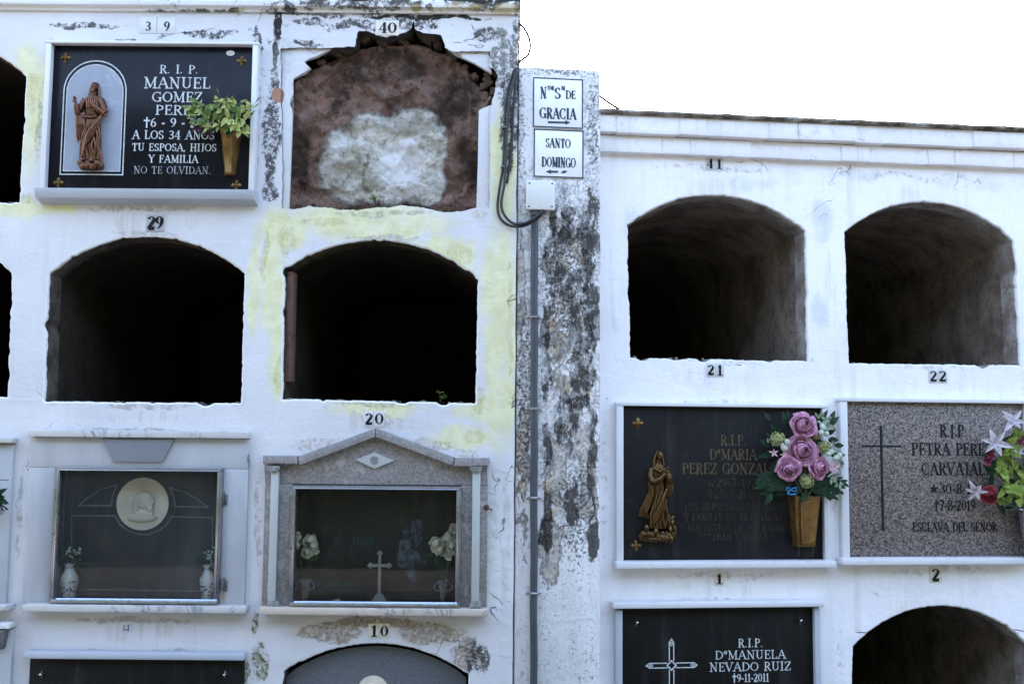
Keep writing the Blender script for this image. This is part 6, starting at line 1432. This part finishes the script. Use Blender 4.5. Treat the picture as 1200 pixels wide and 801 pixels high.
# ---- sprig before the left edge memorial
rng = random.Random(4)
t = Thing(LF, -8, 600, 'artificial_bouquet', 'sprig of dark green leaves with a white bud poking in at the left edge', 'bouquet', None, -.06)
mb = MB(); 
for x, y in ((2, 578), (5, 584), (0, 588), (-4, 582), (-10, 590), (-14, 578), (3, 592), (-18, 586)):
    for q in range(4): leaf(mb, t.p(x-4, y, -.08), Vector((rng.uniform(-.3, 1), -.4, rng.uniform(-.7, .8))), FRONT, .04, .018, .3)
t.part('foliage', mb, M['leaf_d']); mb = MB()
for x, y in ((1, 598), (-12, 594)): rose(mb, t.p(x, y, -.09), (.2, -1, .2), .02, rng, .5)
t.part('white_bud', mb, M['white_p'])
# ---- weeds rooted in the masonry
def weed(fr, px, py, w, s, n, label, seed):
    rr = random.Random(seed); t = Thing(fr, px, py, 'weed', label, 'weed', None, w); mb = MB(); st = MB()
    for i in range(n):
        d = Vector((rr.uniform(-.8, .8), rr.uniform(-.9, -.1), rr.uniform(.5, 1.3))).normalized(); tip = d*s*rr.uniform(.5, 1); st.tube([(0, 0, -.004), tip*.5+Vector((0, 0, .004)), tip], [.0012, .001, .0008], 5)
        for q in range(3): leaf(mb, tip, Vector((rr.uniform(-1, 1), rr.uniform(-.8, 0), rr.uniform(-.3, .8))), Vector((0, -.6, 1)), s*.42, s*.2, .3)
    t.part('leaves', mb, M['leaf_m']); t.part('stems', st, M['stemm'])
weed(LF, 441, 240, .03, .045, 6, 'small weed growing from the foot of the crumbling niche', 1)
weed(LF, 516, 470, .10, .038, 5, 'small weed on the floor of the open niche under the crumbling one', 2)
weed(LF, 488, 60, .1, .03, 4, 'tiny weed under the broken top of the crumbling niche', 3)

# ---------------------------------------------------------------- ground, sky, sun
def ground_mat():
    b = NB('concrete_paving'); n1 = b.noise(1.2, 6, .6); n2 = b.noise(40, 5, .6)
    br = b.n('ShaderNodeTexBrick'); b.put(br.inputs['Vector'], b.co()); br.inputs['Scale'].default_value = 1; br.inputs['Brick Width'].default_value = .4; br.inputs['Row Height'].default_value = .4; br.inputs['Mortar Size'].default_value = .006; br.offset = 0
    c = b.mix(b.mr(n1, .3, .7), (.075, .075, .075), (.11, .11, .108)); c = b.mix(b.mr(n2, .5, .75, 0, .5), c, (.07, .07, .068)); c = b.mix(br.outputs['Fac'], c, (.06, .06, .06))
    return b.fin(c, .9, 0, b.bump(n2, .004, .6), .2)
mb = MB(); mb.poly3([(-600, -600, 0), (600, -600, 0), (600, 600, 0), (-600, 600, 0)])
g = mb.build('ground', ground_mat()); tag(g, kind='structure')

# unseen hedge added behind the camera to block low sky and darken reflections
def blocker_pt(i, j):
    P_ = [(-9.0, 0), (-9.0, 1), (-9.3, 1.02), (-11.2, 1.02), (-11.5, 1), (-11.5, 0)]; y, k = P_[int(round(j*5))]; x = -22+44*i
    top = 6.4+.5*mnoise.noise(Vector((x*.5, 3, 1)))+.35*mnoise.noise(Vector((x*1.7, 3, 5)))
    q = .25*mnoise.noise(Vector((x*1.3, y, k*7)))+.15*mnoise.noise(Vector((x*3.1, y, k*17)))
    return (x, y+q, k*top)
mb = MB(); mb.grid(blocker_pt, 300, 5)
b_ = NB('blocker_foliage'); n_ = b_.noise(3, 8, .75); tag(mb.build('hedge_blocker', b_.fin(b_.ramp(n_, [(.3, (.010, .014, .009)), (.7, (.028, .036, .022))]), .9, 0, b_.bump(n_, .2, 1.0), .1)), kind='stuff')

w = bpy.data.worlds.new('World'); SC.world = w; w.use_nodes = True
nt = w.node_tree; bg = nt.nodes['Background']
sk = nt.nodes.new('ShaderNodeTexSky'); sk.sky_type = 'NISHITA'; sk.sun_disc = False
SUN_EL, SUN_AZ = rad(24), rad(-20)      # azimuth from +Y (behind the walls), clockwise
sk.sun_elevation = SUN_EL; sk.sun_rotation = SUN_AZ; sk.air_density = .78; sk.dust_density = 7.0; sk.ozone_density = 0.05; sk.altitude = 100
nt.links.new(sk.outputs[0], bg.inputs[0]); bg.inputs[1].default_value = .15
sl = bpy.data.lights.new('sun', 'SUN'); sl.energy = 3.0; sl.angle = rad(.53); sl.color = (1.0, .94, .86)
so = bpy.data.objects.new('sun', sl); COL.objects.link(so); so.location = (0, 5, 9)
d = Vector((math.sin(SUN_AZ)*math.cos(SUN_EL), math.cos(SUN_AZ)*math.cos(SUN_EL), math.sin(SUN_EL)))
so.rotation_euler = d.to_track_quat('Z', 'Y').to_euler()
SC.view_settings.view_transform = 'Standard'; SC.view_settings.look = 'None'; SC.view_settings.exposure = 3.86; SC.view_settings.gamma = 1.0
SC.view_settings.use_curve_mapping = False

# ---------------------------------------------------------------- one object for each separate piece
def split_pieces():
    skip = {'debris', 'rubble', 'foliage', 'stems', 'blossoms', 'leaves', 'petals', 'wall_face', 'cornice', 'inscription', 'worn_inscription', 'filler_cluster', 'frame', 'rose', 'lily', 'small_blossom', 'wine_blossom', 'etched_picture', 'etched_lines', 'ground', 'white_bud', 'pale_bud'}
    for o in [q for q in COL.objects if q.type == 'MESH' and q.name.split('.')[0] not in skip]:
        me = o.data
        if len(me.vertices) > 6000: continue
        par = list(range(len(me.vertices)))
        def find(i):
            while par[i] != i: par[i] = par[par[i]]; i = par[i]
            return i
        for ed in me.edges: par[find(ed.vertices[0])] = find(ed.vertices[1])
        isl = {}
        for i in range(len(par)): isl.setdefault(find(i), []).append(i)
        if len(isl) < 2 or len(isl) > 500: continue
        keys = list(isl); bx = []
        for k in keys:
            cs = [me.vertices[i].co for i in isl[k]]; bx.append((Vector((min(q[j] for q in cs) for j in range(3))), Vector((max(q[j] for q in cs) for j in range(3)))))
        g = list(range(len(keys)))
        def fg(i):
            while g[i] != i: i = g[i]
            return i
        for i in range(len(keys)):
            for j in range(i):
                gap = math.sqrt(sum(max(0, bx[i][0][q]-bx[j][1][q], bx[j][0][q]-bx[i][1][q])**2 for q in range(3)))
                if gap <= max(.02, .5*max(max(bx[i][1]-bx[i][0]), max(bx[j][1]-bx[j][0]))): g[fg(i)] = fg(j)
        groups = {}
        for i, k in enumerate(keys): groups.setdefault(fg(i), set()).update(isl[k])
        if len(groups) < 2: continue
        gs = list(groups.values())
        for n_, keep in enumerate(gs):
            m2 = me.copy(); bm = bmesh.new(); bm.from_mesh(m2); bm.verts.ensure_lookup_table()
            bmesh.ops.delete(bm, geom=[v for v in bm.verts if v.index not in keep], context='VERTS'); bm.to_mesh(m2); bm.free()
            if n_ == 0: o.data = m2
            else:
                c_ = o.copy(); c_.data = m2; COL.objects.link(c_)
split_pieces()
SC.cycles.use_denoising = True
SC.cycles.max_bounces = 8
